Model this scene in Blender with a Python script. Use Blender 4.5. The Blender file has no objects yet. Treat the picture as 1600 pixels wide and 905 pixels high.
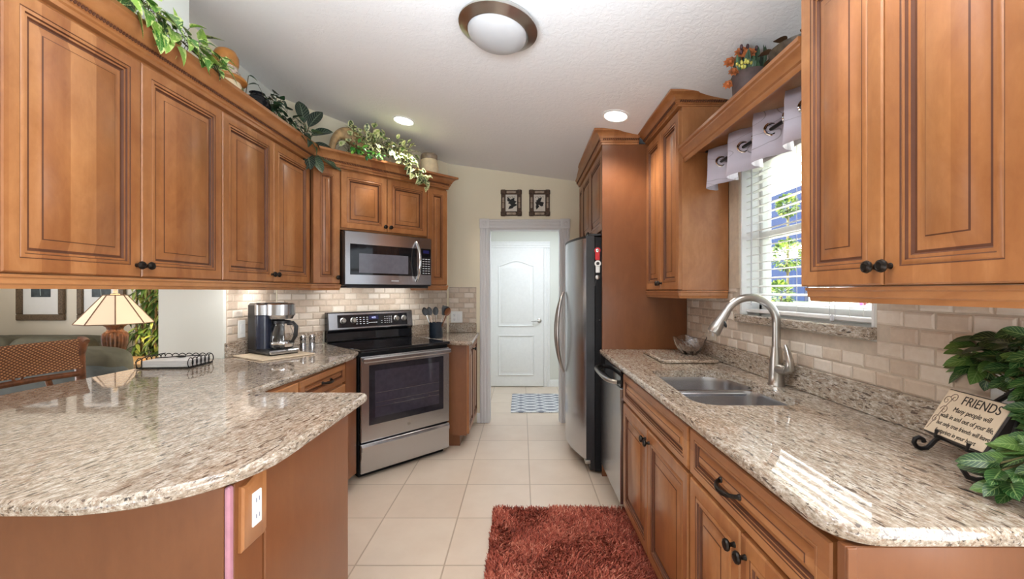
import bpy, math, random
from mathutils import Vector, Matrix
from mathutils.geometry import tessellate_polygon
R = math.radians
random.seed(7)
SC = bpy.context.scene
COL = SC.collection

# ------------------------------------------------------------------ camera, world, light
cam_d = bpy.data.cameras.new('camera'); cam = bpy.data.objects.new('camera', cam_d); COL.objects.link(cam)
CAMZ = 1.33
cam.location = (0, 0, CAMZ); cam.rotation_euler = (R(90), 0, 0)
cam_d.sensor_width = 36.0; cam_d.lens = 667.0/1600*36
cam_d.shift_x = -15/1600; cam_d.shift_y = 2.5/1600
cam_d.clip_start = .02
SC.camera = cam
SC.view_settings.view_transform = 'Standard'
SC.view_settings.look = 'None'
SC.view_settings.gamma = 1.0
SC.view_settings.use_curve_mapping = False
SC.view_settings.exposure = 0.35

world = bpy.data.worlds.new('world'); SC.world = world
world.use_nodes = True
wn = world.node_tree.nodes; wl = world.node_tree.links
wn['Background'].inputs['Color'].default_value = (0.80, 0.90, 1.0, 1)
wn['Background'].inputs['Strength'].default_value = 1.6

def area(name, loc, rot, sx, sy, power, col=(1, 1, 1)):
    l = bpy.data.lights.new(name, 'AREA'); l.shape = 'RECTANGLE'; l.size = sx; l.size_y = sy
    l.energy = power; l.color = col
    o = bpy.data.objects.new(name, l); COL.objects.link(o); o.location = loc; o.rotation_euler = rot
    return o
# added rear, ceiling, side and living fills
area('rear_fill', (0.0, -1.9, .25), (R(162), 0, 0), 4.6, 2.2, 85, (.80, .90, 1))  # unseen upward panel added near the floor to brighten the ceiling
area('ceiling_fill', (-.25, .75, 1.95), (R(180), 0, 0), .6, .6, 38, (.77, .89, 1))  # added light facing up, out of frame, to lift the ceiling
area('side_fill', (1.12, -.15, 1.5), (0, R(100), 0), 1.6, 1.3, 40, (.95, .97, 1))  # added in front of the solid right wall to light the left cabinets
area('living_fill', (-5.2, 1.6, 1.2), (0, R(-122), 0), 2.2, 3.0, 95, (.92, .95, 1))  # added before the solid living room wall to brighten that side
sun = bpy.data.lights.new('sun', 'SUN'); sun.energy = 30.0; sun.angle = R(1); sun.color = (1, .97, .92)
sun_o = bpy.data.objects.new('sun', sun); COL.objects.link(sun_o); sun_o.rotation_euler = (0, R(-48), R(-8))
area('hall_lamp', (0.25, 4.95, 2.24), (0, 0, 0), .9, .7, 17, (.78, .87, 1))
def spot(name, loc, power, size=R(125), col=(1, .93, .84)):
    l = bpy.data.lights.new(name, 'SPOT'); l.energy = power; l.spot_size = size; l.spot_blend = .6
    l.shadow_soft_size = .07; l.color = col
    o = bpy.data.objects.new(name, l); COL.objects.link(o); o.location = loc
    return o

# small lamps in the underside of the left wall cabinet and of the microwave
for p, aim in (((-1.62, 2.55, 1.37), (-.5, .25, -.45)), ((-1.62, 2.85, 1.37), (-.5, .3, -.45)), ((-1.30, 3.30, 1.352), (-.35, .45, -.4)), ((-.93, 3.67, 1.352), (-.45, .35, -.4))):
    lo = spot('cabinet_lamp', p, 4.8 if p[0] < -1.5 else 7.0, R(125), (1, .98, .96)); lo.data.shadow_soft_size = .03; lo.data.spot_blend = 1; lo.rotation_euler = Vector(aim).to_track_quat('-Z', 'Y').to_euler()

# ------------------------------------------------------------------ mesh helper
class MB:
    def __init__(s):
        s.v = []; s.f = []; s.m = []; s.uv = []; s.tone = []; s.useuv = False; s.usetone = False
    def add(s, verts, faces, mat=0, uv=None, tone=None, M=None):
        b = len(s.v)
        for i, p in enumerate(verts):
            p = Vector(p)
            if M is not None: p = M @ p
            s.v.append(p)
            s.uv.append(uv[i] if uv else (0, 0))
            s.tone.append(tone if tone is not None else 0.5)
        if uv: s.useuv = True
        if tone is not None: s.usetone = True
        for f in faces:
            s.f.append([b+i for i in f]); s.m.append(mat)
        return s
    def box(s, x0, x1, y0, y1, z0, z1, bev=0.0, mat=0, M=None, tone=None):
        if x0 > x1: x0, x1 = x1, x0
        if y0 > y1: y0, y1 = y1, y0
        if z0 > z1: z0, z1 = z1, z0
        lo = (x0, y0, z0); hi = (x1, y1, z1)
        if bev <= 0:
            vs = [(lo[0] if not i & 1 else hi[0], lo[1] if not i & 2 else hi[1], lo[2] if not i & 4 else hi[2]) for i in range(8)]
            fs = [(0, 2, 3, 1), (4, 5, 7, 6), (0, 1, 5, 4), (2, 6, 7, 3), (0, 4, 6, 2), (1, 3, 7, 5)]
            return s.add(vs, fs, mat, None, tone, M)
        bev = min(bev, .49*min(x1-x0, y1-y0, z1-z0))
        vs = []; idx = {}
        for i in range(8):
            sg = [(-1, 1)[(i >> k) & 1] for k in range(3)]
            for a in range(3):
                p = []
                for k in range(3):
                    c = hi[k] if sg[k] > 0 else lo[k]
                    p.append(c if k == a else c - sg[k]*bev)
                idx[(i, a)] = len(vs); vs.append(p)
        fs = []
        for a in range(3):
            o = [k for k in range(3) if k != a]
            for sgn in (0, 1):
                q = []
                for (u, w) in ((0, 0), (1, 0), (1, 1), (0, 1)):
                    i = (sgn << a) | (u << o[0]) | (w << o[1]); q.append(idx[(i, a)])
                fs.append(q)
        for a in range(3):
            o = [k for k in range(3) if k != a]
            for u in (0, 1):
                for w in (0, 1):
                    i0 = (u << o[0]) | (w << o[1]); i1 = i0 | (1 << a)
                    fs.append([idx[(i0, o[0])], idx[(i1, o[0])], idx[(i1, o[1])], idx[(i0, o[1])]])
        for i in range(8): fs.append([idx[(i, 0)], idx[(i, 1)], idx[(i, 2)]])
        return s.add(vs, fs, mat, None, tone, M)
    def rings(s, rings, mats=None, close=True, cap0=True, cap1=True, M=None, tone=None, mat=0):
        """connect equal-length vertex rings"""
        n = len(rings[0]); vs = [p for r in rings for p in r]; b = len(s.v)
        s.add(vs, [], 0, None, tone, M)
        rng = n if close else n-1
        for k in range(len(rings)-1):
            for i in range(rng):
                j = (i+1) % n
                s.f.append([b+k*n+i, b+k*n+j, b+(k+1)*n+j, b+(k+1)*n+i]); s.m.append(mats[k] if mats else mat)
        if cap0: s.f.append([b+i for i in reversed(range(n))]); s.m.append(mats[0] if mats else mat)
        if cap1: s.f.append([b+(len(rings)-1)*n+i for i in range(n)]); s.m.append(mats[-1] if mats else mat)
        return s
    def prism(s, poly, z0, z1, mat=0, M=None):
        return s.rings([[(x, y, z0) for x, y in poly], [(x, y, z1) for x, y in poly]], mat=mat, M=M)
    def lathe(s, prof, seg=24, c=(0, 0, 0), M=None, mat=0, cap0=True, cap1=True, lobes=0, amp=0, tone=None):
        rs = []
        for r, z in prof:
            ring = []
            for i in range(seg):
                a = 2*math.pi*i/seg
                k = 1 + (amp*(abs(math.cos(lobes*a/2))-.6) if lobes else 0)
                ring.append((c[0]+r*k*math.cos(a), c[1]+r*k*math.sin(a), c[2]+z))
            rs.append(ring)
        return s.rings(rs, mat=mat, M=M, cap0=cap0, cap1=cap1, tone=tone)
    def tube(s, pts, r, seg=8, closed=False, mat=0, M=None, flat=1.0, tone=None, up=None):
        pts = [Vector(p) for p in pts]; n = len(pts)
        rad = r if isinstance(r, (list, tuple)) else [r]*n
        rs = []; pu = None
        for i in range(n):
            if closed: t = pts[(i+1) % n]-pts[i-1]
            else: t = pts[min(i+1, n-1)]-pts[max(i-1, 0)]
            t.normalize()
            if pu is None:
                u = Vector(up) if up else (Vector((0, 0, 1)) if abs(t.z) < .9 else Vector((1, 0, 0)))
            else: u = pu
            u = (u - t*u.dot(t))
            if u.length < 1e-6: u = t.orthogonal()
            u.normalize(); w = t.cross(u); pu = u
            rs.append([pts[i]+(u*math.cos(2*math.pi*k/seg)*flat+w*math.sin(2*math.pi*k/seg))*rad[i] for k in range(seg)])
        if closed:
            rs.append(rs[0]); return s.rings(rs, mat=mat, M=M, cap0=False, cap1=False, tone=tone)
        return s.rings(rs, mat=mat, M=M, tone=tone)
    def ell(s, c, rx, ry, rz, seg=16, rg=10, mat=0, M=None, tone=None):
        rs = []
        for j in range(rg+1):
            a = math.pi*(j+.02)/(rg+.04)-math.pi/2
            rs.append([(c[0]+rx*math.cos(a)*math.cos(2*math.pi*i/seg), c[1]+ry*math.cos(a)*math.sin(2*math.pi*i/seg), c[2]+rz*math.sin(a)) for i in range(seg)])
        return s.rings(rs, mat=mat, M=M, tone=tone)
    def leaf(s, base, d, up, L, W, droop=.2, shape='oval', fold=.25, tone=.5, mat=0, nv=6):
        d = Vector(d).normalized(); up = Vector(up)
        side = d.cross(up)
        if side.length < 1e-4: side = d.orthogonal()
        side.normalize(); n = side.cross(d)
        vs = []; uv = []
        for j in range(nv+1):
            t = j/nv
            if shape == 'heart': w = W*.5*min(1, 1.15*(max(0, 1-t)**.75)*(min(1, t*5+.25)**.5))
            elif shape == 'lance': w = W*.5*math.sin(math.pi*min(1, max(.01, t))**.75)
            else: w = W*.5*max(0, math.sin(math.pi*min(1, t*.97+.015)))**.7
            if j == nv: w = W*.01
            p = Vector(base)+d*(L*t*(1-.2*droop*t))-n*(droop*L*t*t)
            for i in (-1, -.5, 0, .5, 1):
                vs.append(p+side*(w*i)+n*(fold*abs(i)*w)); uv.append((i*.5+.5, t))
        fs = [(j*5+i, j*5+i+1, (j+1)*5+i+1, (j+1)*5+i) for j in range(nv) for i in range(4)]
        return s.add(vs, fs, mat, uv, tone)
    def build(s, name, mats, parent=None, smooth=38, subsurf=0, loc=None, rot=None):
        me = bpy.data.meshes.new(name)
        me.from_pydata([tuple(p) for p in s.v], [], s.f)
        if not isinstance(mats, (list, tuple)): mats = [mats]
        for m in mats: me.materials.append(m)
        me.polygons.foreach_set('material_index', s.m)
        if s.useuv:
            ul = me.uv_layers.new(name='UVMap')
            for l in me.loops: ul.data[l.index].uv = s.uv[l.vertex_index]
        if s.usetone:
            at = me.attributes.new('tone', 'FLOAT', 'POINT'); at.data.foreach_set('value', s.tone)
        if smooth:
            me.polygons.foreach_set('use_smooth', [True]*len(me.polygons))
            me.set_sharp_from_angle(angle=R(smooth))
        me.update()
        o = bpy.data.objects.new(name, me); COL.objects.link(o)
        if parent: o.parent = parent
        if loc: o.location = loc
        if rot: o.rotation_euler = rot
        if subsurf:
            md = o.modifiers.new('Subdivision', 'SUBSURF'); md.levels = subsurf; md.render_levels = subsurf
        return o

def adopt(o, parent):
    o.parent = parent; o.matrix_parent_inverse = parent.matrix_basis.inverted(); return o
def tag(o, label=None, cat=None, group=None, kind=None):
    if label: o['label'] = label
    if cat: o['category'] = cat
    if group: o['group'] = group
    if kind: o['kind'] = kind
    return o
def thing(name, label, cat, loc=(0, 0, 0), rz=0, group=None):
    o = bpy.data.objects.new(name, None); COL.objects.link(o); o.empty_display_size = .05
    o.location = loc; o.rotation_euler = (0, 0, rz)
    return tag(o, label, cat, group)
def struct(o): o['kind'] = 'structure'; return o
def copy_tree(o, parent=None):
    c = o.copy(); COL.objects.link(c)
    if parent: c.parent = parent
    for ch in list(o.children): copy_tree(ch, c)
    return c
def offset_poly(poly, d):
    """move a counter-clockwise polygon inward by d"""
    n = len(poly); out = []
    for i in range(n):
        p = Vector(poly[i]); a = (p-Vector(poly[i-1])).normalized(); b = (Vector(poly[(i+1) % n])-p).normalized()
        na = Vector((-a.y, a.x)); nb = Vector((-b.y, b.x)); m = (na+nb)
        m = m/max(.3, (1+na.dot(nb)))
        out.append((p.x+m.x*d, p.y+m.y*d))
    return out
def round_poly(poly, rad, seg=8):
    """poly: points; rad: radius per point"""
    n = len(poly); out = []
    for i in range(n):
        p = Vector(poly[i]); r = rad[i]
        if r <= 0: out.append(tuple(p)); continue
        a = (Vector(poly[i-1])-p).normalized(); b = (Vector(poly[(i+1) % n])-p).normalized()
        ang = a.angle(b); t = r/math.tan(ang/2); c = p+(a+b).normalized()*(r/math.sin(ang/2))
        p0 = p+a*t; p1 = p+b*t
        a0 = math.atan2(p0.y-c.y, p0.x-c.x); a1 = math.atan2(p1.y-c.y, p1.x-c.x)
        da = (a1-a0+math.pi) % (2*math.pi)-math.pi
        for k in range(seg+1):
            x = a0+da*k/seg; out.append((c.x+r*math.cos(x), c.y+r*math.sin(x)))
    return out
def sweep_plan(mb, path, prof, mat=0, mats=None, closed_prof=True):
    """sweep a profile (offset to the right of the path, z) along a plan path with mitres"""
    P = [Vector(p) for p in path]; n = len(P); rs = []
    for i in range(n):
        d0 = (P[i]-P[i-1]).normalized() if i > 0 else None
        d1 = (P[i+1]-P[i]).normalized() if i < n-1 else None
        if d0 is None: d0 = d1
        if d1 is None: d1 = d0
        r0 = Vector((d0.y, -d0.x)); r1 = Vector((d1.y, -d1.x)); m = (r0+r1)/(1+r0.dot(r1))
        rs.append([(P[i].x+m.x*o, P[i].y+m.y*o, z) for o, z in prof])
    mb.rings(rs, mat=mat, cap0=True, cap1=True)
    return mb
def Tm(loc=(0, 0, 0), rx=0, ry=0, rz=0, sc=(1, 1, 1)):
    return Matrix.Translation(loc) @ Matrix.Rotation(rz, 4, 'Z') @ Matrix.Rotation(ry, 4, 'Y') @ Matrix.Rotation(rx, 4, 'X') @ Matrix.Diagonal((*sc, 1))

# ------------------------------------------------------------------ materials
def S(r, g, b):
    def f(c):
        c /= 255; return c/12.92 if c <= .04045 else ((c+.055)/1.055)**2.4
    return (f(r), f(g), f(b), 1)
class NT:
    def __init__(s, name):
        s.mat = bpy.data.materials.new(name); s.mat.use_nodes = True
        s.n = s.mat.node_tree.nodes; s.l = s.mat.node_tree.links; s.b = s.n['Principled BSDF']
    def new(s, t, **kw):
        nd = s.n.new(t)
        for k, v in kw.items(): setattr(nd, k, v)
        return nd
    def link(s, a, b): s.l.new(a, b)
    def setin(s, nd, key, val):
        if hasattr(val, 'links') or hasattr(val, 'is_output'): s.link(val, nd.inputs[key])
        else: nd.inputs[key].default_value = val
    def math(s, op, a, b=None, c=None):
        nd = s.new('ShaderNodeMath', operation=op); s.setin(nd, 0, a)
        if b is not None: s.setin(nd, 1, b)
        if c is not None: s.setin(nd, 2, c)
        return nd.outputs[0]
    def mix(s, f, a, b, blend='MIX'):
        nd = s.new('ShaderNodeMix', data_type='RGBA', blend_type=blend)
        s.setin(nd, 0, f); s.setin(nd, 6, a); s.setin(nd, 7, b); return nd.outputs[2]
    def coord(s, out='Object', rand=0.0):
        t = s.new('ShaderNodeTexCoord').outputs[out]
        if rand:
            oi = s.new('ShaderNodeObjectInfo'); m = s.new('ShaderNodeVectorMath', operation='SCALE')
            cb = s.new('ShaderNodeCombineXYZ'); cb.inputs[0].default_value = 1; cb.inputs[1].default_value = .7; cb.inputs[2].default_value = 1.3
            s.link(cb.outputs[0], m.inputs[0]); s.link(s.math('MULTIPLY', oi.outputs['Random'], rand), m.inputs['Scale'])
            ad = s.new('ShaderNodeVectorMath', operation='ADD'); s.link(t, ad.inputs[0]); s.link(m.outputs[0], ad.inputs[1]); t = ad.outputs[0]
        return t
    def map(s, vec, scale=(1, 1, 1), rot=(0, 0, 0), loc=(0, 0, 0)):
        m = s.new('ShaderNodeMapping'); s.link(vec, m.inputs[0])
        m.inputs['Scale'].default_value = scale; m.inputs['Rotation'].default_value = rot; m.inputs['Location'].default_value = loc
        return m.outputs[0]
    def noise(s, vec, scale=5, detail=4, rough=.55, dist=0, out=0):
        nd = s.new('ShaderNodeTexNoise'); s.link(vec, nd.inputs['Vector'])
        nd.inputs['Scale'].default_value = scale; nd.inputs['Detail'].default_value = detail
        nd.inputs['Roughness'].default_value = rough; nd.inputs['Distortion'].default_value = dist
        return nd.outputs[out]
    def ramp(s, fac, stops, interp='LINEAR'):
        nd = s.new('ShaderNodeValToRGB'); s.link(fac, nd.inputs[0]); cr = nd.color_ramp; cr.interpolation = interp
        while len(cr.elements) < len(stops): cr.elements.new(.5)
        for e, (p, c) in zip(cr.elements, stops):
            e.position = p; e.color = c if isinstance(c, tuple) else (c, c, c, 1)
        return nd.outputs[0]
    def bump(s, h, strength=.3, dist=.002):
        nd = s.new('ShaderNodeBump'); nd.inputs['Strength'].default_value = strength; nd.inputs['Distance'].default_value = dist
        s.link(h, nd.inputs['Height']); s.link(nd.outputs[0], s.b.inputs['Normal'])
    def out(s, color=None, rough=None, metal=None, **kw):
        if color is not None: s.setin(s.b, 'Base Color', color)
        if rough is not None: s.setin(s.b, 'Roughness', rough)
        if metal is not None: s.setin(s.b, 'Metallic', metal)
        for k, v in kw.items(): s.setin(s.b, k.replace('_', ' '), v)
        return s.mat
def plain(name, col, rough=.5, metal=0, noise=0.06, nscale=30, bump=0, **kw):
    t = NT(name); c = t.coord(); nz = t.noise(c, nscale, 3)
    dark = tuple(x*(1-noise*2) for x in col[:3])+(1,); lite = tuple(min(1, x*(1+noise)) for x in col[:3])+(1,)
    if bump: t.bump(nz, bump, .002)
    return t.out(t.ramp(nz, [(.3, dark), (.7, lite)]), rough, metal, **kw)

def wood(name, a, b, c, axis='z', rough=.34, coat=.22, stave=.20):
    t = NT(name); v = t.coord('Object', 9.0)
    sc = {'z': (9, 9, .9), 'x': (.9, 9, 9), 'y': (9, .9, 9)}[axis]; s2 = {'z': (1.5, 1.5, .8), 'x': (.8, 1.5, 1.5), 'y': (1.5, .8, 1.5)}[axis]
    n1 = t.noise(t.map(v, sc), 1.6, 5, .6, .6)
    n2 = t.noise(t.map(v, s2), 4.5, 5, .6, 1.6)
    n3 = t.noise(t.map(v, tuple(x*6 for x in sc)), 3, 4, .6)
    n4 = t.noise(t.map(v, s2), 16, 4, .6, 1.2)
    sep = t.new('ShaderNodeSeparateXYZ'); t.link(v, sep.inputs[0])
    k = t.math('FLOOR', t.math('MULTIPLY', sep.outputs[0 if axis != 'x' else 2], 11.5))
    wnz = t.new('ShaderNodeTexWhiteNoise', noise_dimensions='1D'); t.link(k, wnz.inputs['W'])
    f = t.math('ADD', t.math('MULTIPLY', n1, .25), t.math('MULTIPLY', n2, .38))
    f = t.math('ADD', f, t.math('MULTIPLY', n4, .17))
    f = t.math('ADD', f, t.math('MULTIPLY', wnz.outputs[0], stave))
    col = t.ramp(f, [(.30+.0, c), (.5, a), (.70, b)])
    col = t.mix(t.math('MULTIPLY', n3, .16), col, (c[0]*.75, c[1]*.7, c[2]*.7, 1))
    t.bump(n3, .05, .001)
    return t.out(col, rough, 0, Coat_Weight=coat, Coat_Roughness=.2)
W_A, W_B, W_C = S(166, 109, 64), S(192, 135, 86), S(140, 85, 47)
M_wood = wood('maple_wood', W_A, W_B, W_C)
M_woodx = wood('maple_wood_horizontal', W_A, W_B, W_C, 'x')
M_woody = wood('maple_wood_lengthwise', W_A, W_B, W_C, 'y')
M_glaze = wood('maple_glazed_groove', S(92, 50, 27), S(108, 62, 34), S(76, 42, 22), rough=.6, coat=0)
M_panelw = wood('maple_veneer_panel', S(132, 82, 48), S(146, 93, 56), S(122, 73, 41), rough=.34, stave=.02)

def granite(name, rz=-.12, warm=.5):
    t = NT(name); v = t.coord('Object')
    wv = t.noise(v, 4.0, 2, .5, out=1)
    ds = t.new('ShaderNodeVectorMath', operation='MULTIPLY_ADD'); t.link(wv, ds.inputs[0]); ds.inputs[1].default_value = (.05, .05, .05); t.link(v, ds.inputs[2]); v2 = ds.outputs[0]
    vr = t.map(v2, rot=(0, 0, rz))
    n1 = t.noise(t.map(vr, (34, 11, 34)), 3.0, 7, .68, .1)
    n2 = t.noise(t.map(vr, (54, 11, 54)), 2.0, 5, .6, .1)
    n3 = t.noise(t.map(vr, (1, .5, 1)), 190, 2, .55)
    n4 = t.noise(t.map(vr, (30, 5, 30)), 1.6, 5, .6, .2)
    n5 = t.noise(t.map(vr, (2.5, 1, 2.5)), 2.6, 3, .5)
    n6 = t.noise(t.map(vr, (80, 17, 80)), 2.0, 4, .6, .1)
    base = t.ramp(n1, [(.34, S(134, 120, 104)), (.46, S(166, 153, 137)), (.54, S(184, 172, 156)), (.68, S(216, 209, 199))])
    base = t.mix(t.ramp(n5, [(.42, 0.0), (.68, warm)]), base, S(212, 176, 144), 'MULTIPLY')
    sp = t.ramp(n3, [(.34, 1.0), (.40, 0.0)]); base = t.mix(t.math('MULTIPLY', sp, .5), base, S(96, 80, 68))
    sp2 = t.ramp(n3, [(.60, 0.0), (.66, .3)]); base = t.mix(sp2, base, S(246, 243, 238))
    b6 = t.ramp(n6, [(.40, 1.0), (.44, 0.0)]); base = t.mix(t.math('MULTIPLY', b6, .6), base, S(136, 106, 84))
    dk = t.ramp(n2, [(.385, 1.0), (.415, 0.0)]); base = t.mix(t.math('MULTIPLY', dk, .85), base, S(72, 58, 50))
    dv = t.ramp(n4, [(.315, 1.0), (.335, 0.0)]); base = t.mix(t.math('MULTIPLY', dv, .92), base, S(36, 32, 32))
    return t.out(base, .035, 0, IOR=1.62)
M_granite = granite('granite', -.10)
M_granite_b = granite('granite_streaked', .14, .3)

def attr_ramp(name, stops, rough=.6, nscale=60, nmix=.35, bump=.15):
    t = NT(name); a = t.new('ShaderNodeAttribute', attribute_name='tone')
    v = t.coord(); nz = t.noise(v, nscale, 5, .65)
    f = t.math('ADD', t.math('MULTIPLY', a.outputs['Fac'], 1-nmix), t.math('MULTIPLY', nz, nmix))
    if bump: t.bump(nz, bump, .002)
    return t.out(t.ramp(f, stops), rough)
M_trav = attr_ramp('travertine', [(.15, S(190, 170, 150)), (.4, S(208, 191, 172)), (.62, S(219, 206, 190)), (.85, S(230, 220, 207))], .42, 40, .45, .25)
M_grout = plain('grout', S(196, 181, 163), .85)

def wallpaint(name, col, bump=.12, scale=90):
    t = NT(name); v = t.coord(); n = t.noise(v, scale, 4, .6); t.bump(n, bump, .002)
    n2 = t.noise(v, 1.5, 2)
    d = tuple(x*.965 for x in col[:3])+(1,)
    return t.out(t.ramp(n2, [(.3, d), (.7, col)]), .75)
M_wallc = wallpaint('cream_paint', S(238, 229, 204))
M_wallw = wallpaint('white_paint', S(222, 223, 215))
M_wallb = wallpaint('beige_paint', S(214, 206, 193))
M_wallt = wallpaint('tan_paint', S(224, 214, 196))
def ceilmat():
    t = NT('knockdown_ceiling'); v = t.coord()
    n = t.noise(v, 34, 5, .6, .8); k = t.ramp(n, [(.42, 0.0), (.56, 1.0)]); t.bump(k, .22, .004)
    return t.out(S(240, 238, 237), .85)
M_ceil = ceilmat()
M_white = plain('white_gloss_paint', S(236, 236, 234), .3, noise=.015)
M_casing = plain('casing_paint', S(220, 219, 219), .45, noise=.004)
M_plastic_w = plain('white_plastic', S(240, 240, 236), .35, noise=.01)

def floormat():
    t = NT('ceramic_floor_tile'); v = t.coord('Object')
    br = t.new('ShaderNodeTexBrick'); t.link(v, br.inputs['Vector'])
    br.offset = 0; br.squash = 1
    for k, x in (('Scale', 1.0), ('Mortar Size', .0042), ('Mortar Smooth', .2), ('Bias', 0.0), ('Brick Width', .432), ('Row Height', .432)): br.inputs[k].default_value = x
    br.inputs['Color1'].default_value = S(222, 204, 184); br.inputs['Color2'].default_value = S(214, 194, 173); br.inputs['Mortar'].default_value = S(184, 162, 140)
    nz = t.noise(v, 5, 4, .6); nf = t.noise(v, 70, 3)
    col = t.mix(.3, br.outputs['Color'], t.ramp(nz, [(.3, S(206, 184, 162)), (.7, S(228, 212, 193))]))
    col = t.mix(br.outputs['Fac'], col, S(184, 163, 141))
    h = t.math('SUBTRACT', t.math('MULTIPLY', nf, .06), br.outputs['Fac']); t.bump(h, .5, .003)
    return t.out(col, .28)
M_floor = floormat()

def steel(name, col=(.56, .57, .60, 1), rough=.26, axis=(1, 1, 60)):
    t = NT(name); v = t.coord(); n = t.noise(t.map(v, axis), 18, 3)
    t.bump(n, .03, .001)
    return t.out(t.ramp(n, [(.3, tuple(c*.92 for c in col[:3])+(1,)), (.7, col)]), rough, 1.0)
M_steel = steel('brushed_steel'); M_steelv = steel('brushed_steel_vertical', axis=(60, 60, 1))
M_nickel = steel('brushed_nickel', (.50, .48, .45, 1), .28, (30, 30, 2))
M_chrome = plain('chrome', (.75, .75, .76, 1), .08, 1.0, noise=.01)
M_blackgloss = plain('black_gloss', (.012, .012, .014, 1), .06, noise=.1)
M_black = plain('black_plastic', (.02, .02, .022, 1), .35, noise=.1)
M_blacktex = plain('black_textured_enamel', (.010, .010, .011, 1), .5, noise=.3, nscale=160, bump=.4, Specular_IOR_Level=.22)
M_ovenglass = plain('oven_glass', (.022, .02, .026, 1), .05, noise=.1)
M_greyglass = plain('grey_screen_glass', (.16, .16, .19, 1), .12, noise=.05)
M_bronze = plain('oil_rubbed_bronze', (.028, .022, .018, 1), .32, .7, noise=.3, nscale=80)
M_iron = plain('wrought_iron', (.02, .018, .017, 1), .45, .4, noise=.2)
M_navy = plain('dark_blue_plastic', (.02, .025, .045, 1), .2, noise=.1)
def glassmat(name, col=(1, 1, 1, 1), rough=0.0, ior=1.45):
    t = NT(name); return t.out(col, rough, 0, Transmission_Weight=1.0, IOR=ior)
M_glass = glassmat('clear_glass')
def thinglass():
    t = NT('window_glass'); tr = t.new('ShaderNodeBsdfTransparent'); gl = t.new('ShaderNodeBsdfGlossy'); gl.inputs['Roughness'].default_value = .02
    fr = t.new('ShaderNodeFresnel'); fr.inputs[0].default_value = 1.45; mx = t.new('ShaderNodeMixShader')
    t.link(fr.outputs[0], mx.inputs[0]); t.link(tr.outputs[0], mx.inputs[1]); t.link(gl.outputs[0], mx.inputs[2])
    t.link(mx.outputs[0], t.n['Material Output'].inputs[0]); return t.mat
M_pane = thinglass()
def emit(name, col, st, base=(.8, .8, .8, 1)):
    t = NT(name); return t.out(base, .3, 0, Emission_Color=col, Emission_Strength=st)
M_bulb = emit('lit_lamp_lens', (1, .96, .88, 1), 5.0)
M_led = emit('blue_display', (.25, .35, 1, 1), .8)
M_red = plain('red_plastic', S(200, 40, 48), .35)
def leafmat(name, dark, mid, lite, vein=None, vs=.0, varieg=0.0, rough=.38):
    t = NT(name); a = t.new('ShaderNodeAttribute', attribute_name='tone')
    uv = t.new('ShaderNodeTexCoord').outputs['UV']; sep = t.new('ShaderNodeSeparateXYZ'); t.link(uv, sep.inputs[0])
    ob = t.coord(); nz = t.noise(ob, 55, 3)
    col = t.ramp(a.outputs['Fac'], [(.1, dark), (.5, mid), (.9, lite)])
    u = t.math('ABSOLUTE', t.math('MULTIPLY', t.math('SUBTRACT', sep.outputs[0], .5), 2.0))
    if varieg:
        m = t.math('GREATER_THAN', t.math('ADD', nz, t.math('MULTIPLY', u, .25)), 1-varieg)
        col = t.mix(m, col, vein or lite)
    if vs:
        fr = t.math('FRACT', t.math('SUBTRACT', t.math('MULTIPLY', sep.outputs[1], 8), t.math('MULTIPLY', u, 2.2)))
        v1 = t.math('LESS_THAN', fr, .16); v2 = t.math('LESS_THAN', u, .07)
        col = t.mix(t.math('MULTIPLY', t.math('MAXIMUM', v1, v2), vs), col, vein)
    return t.out(col, rough)
M_leaf_pothos = leafmat('pothos_leaf', S(24, 62, 20), S(62, 118, 38), S(140, 178, 72), S(196, 210, 128), .3, .30)
M_leaf_ivy = leafmat('ivy_leaf', S(18, 40, 24), S(34, 66, 38), S(70, 100, 66), S(120, 140, 110), .25)
M_leaf_var = leafmat('variegated_leaf', S(20, 60, 24), S(64, 108, 44), S(150, 172, 92), S(226, 228, 176), .2, .40)
M_leaf_net = leafmat('netted_leaf', S(20, 46, 20), S(38, 78, 32), S(84, 116, 50), S(150, 172, 108), .5)
M_leaf_dark = leafmat('dark_striped_leaf', S(18, 34, 26), S(36, 58, 44), S(60, 84, 62), S(150, 165, 138), .5)
M_leaf_bamboo = leafmat('bamboo_leaf', S(36, 70, 20), S(92, 128, 44), S(176, 190, 96), S(190, 200, 120), .1)
M_stem = plain('brown_stem', S(86, 78, 44), .6)
# ------------------------------------------------------------------ the setting
def cz(x, y): return 2.638-.138*x-.028*y            # the sloping kitchen ceiling
WALLR = 1.19; BACK = 4.32; LW = -1.85
mb = MB(); mb.box(-5.4, 3.0, -3.2, 6.2, -.1, 0)
fl = struct(mb.build('floor', M_floor, smooth=0))
# put a grout crossing where the photograph shows one
me = fl.data
for v in me.vertices: v.co.x -= .0567; v.co.y -= 2.069
fl.location = (.0567, 2.069, 0)

mb = MB()
xs = (LW-.02, 1.5); ys = (-3.3, 4.5)
q = [(x, y) for y in ys for x in xs]
mb.add([(x, y, cz(x, y)) for x, y in q]+[(x, y, cz(x, y)+.08) for x, y in q], [(0, 2, 3, 1), (4, 5, 7, 6), (0, 1, 5, 4), (2, 6, 7, 3), (0, 4, 6, 2), (1, 3, 7, 5)])
struct(mb.build('ceiling', M_ceil, smooth=0))
mb = MB(); mb.box(-5.4, -1.86, -3.3, 4.3, 3.1, 3.2); struct(mb.build('ceiling_living', M_ceil, smooth=0))
mb = MB(); mb.box(-.9, 1.3, 4.45, 6.1, 2.26, 2.34); struct(mb.build('ceiling_hall', M_ceil, smooth=0))

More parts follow.
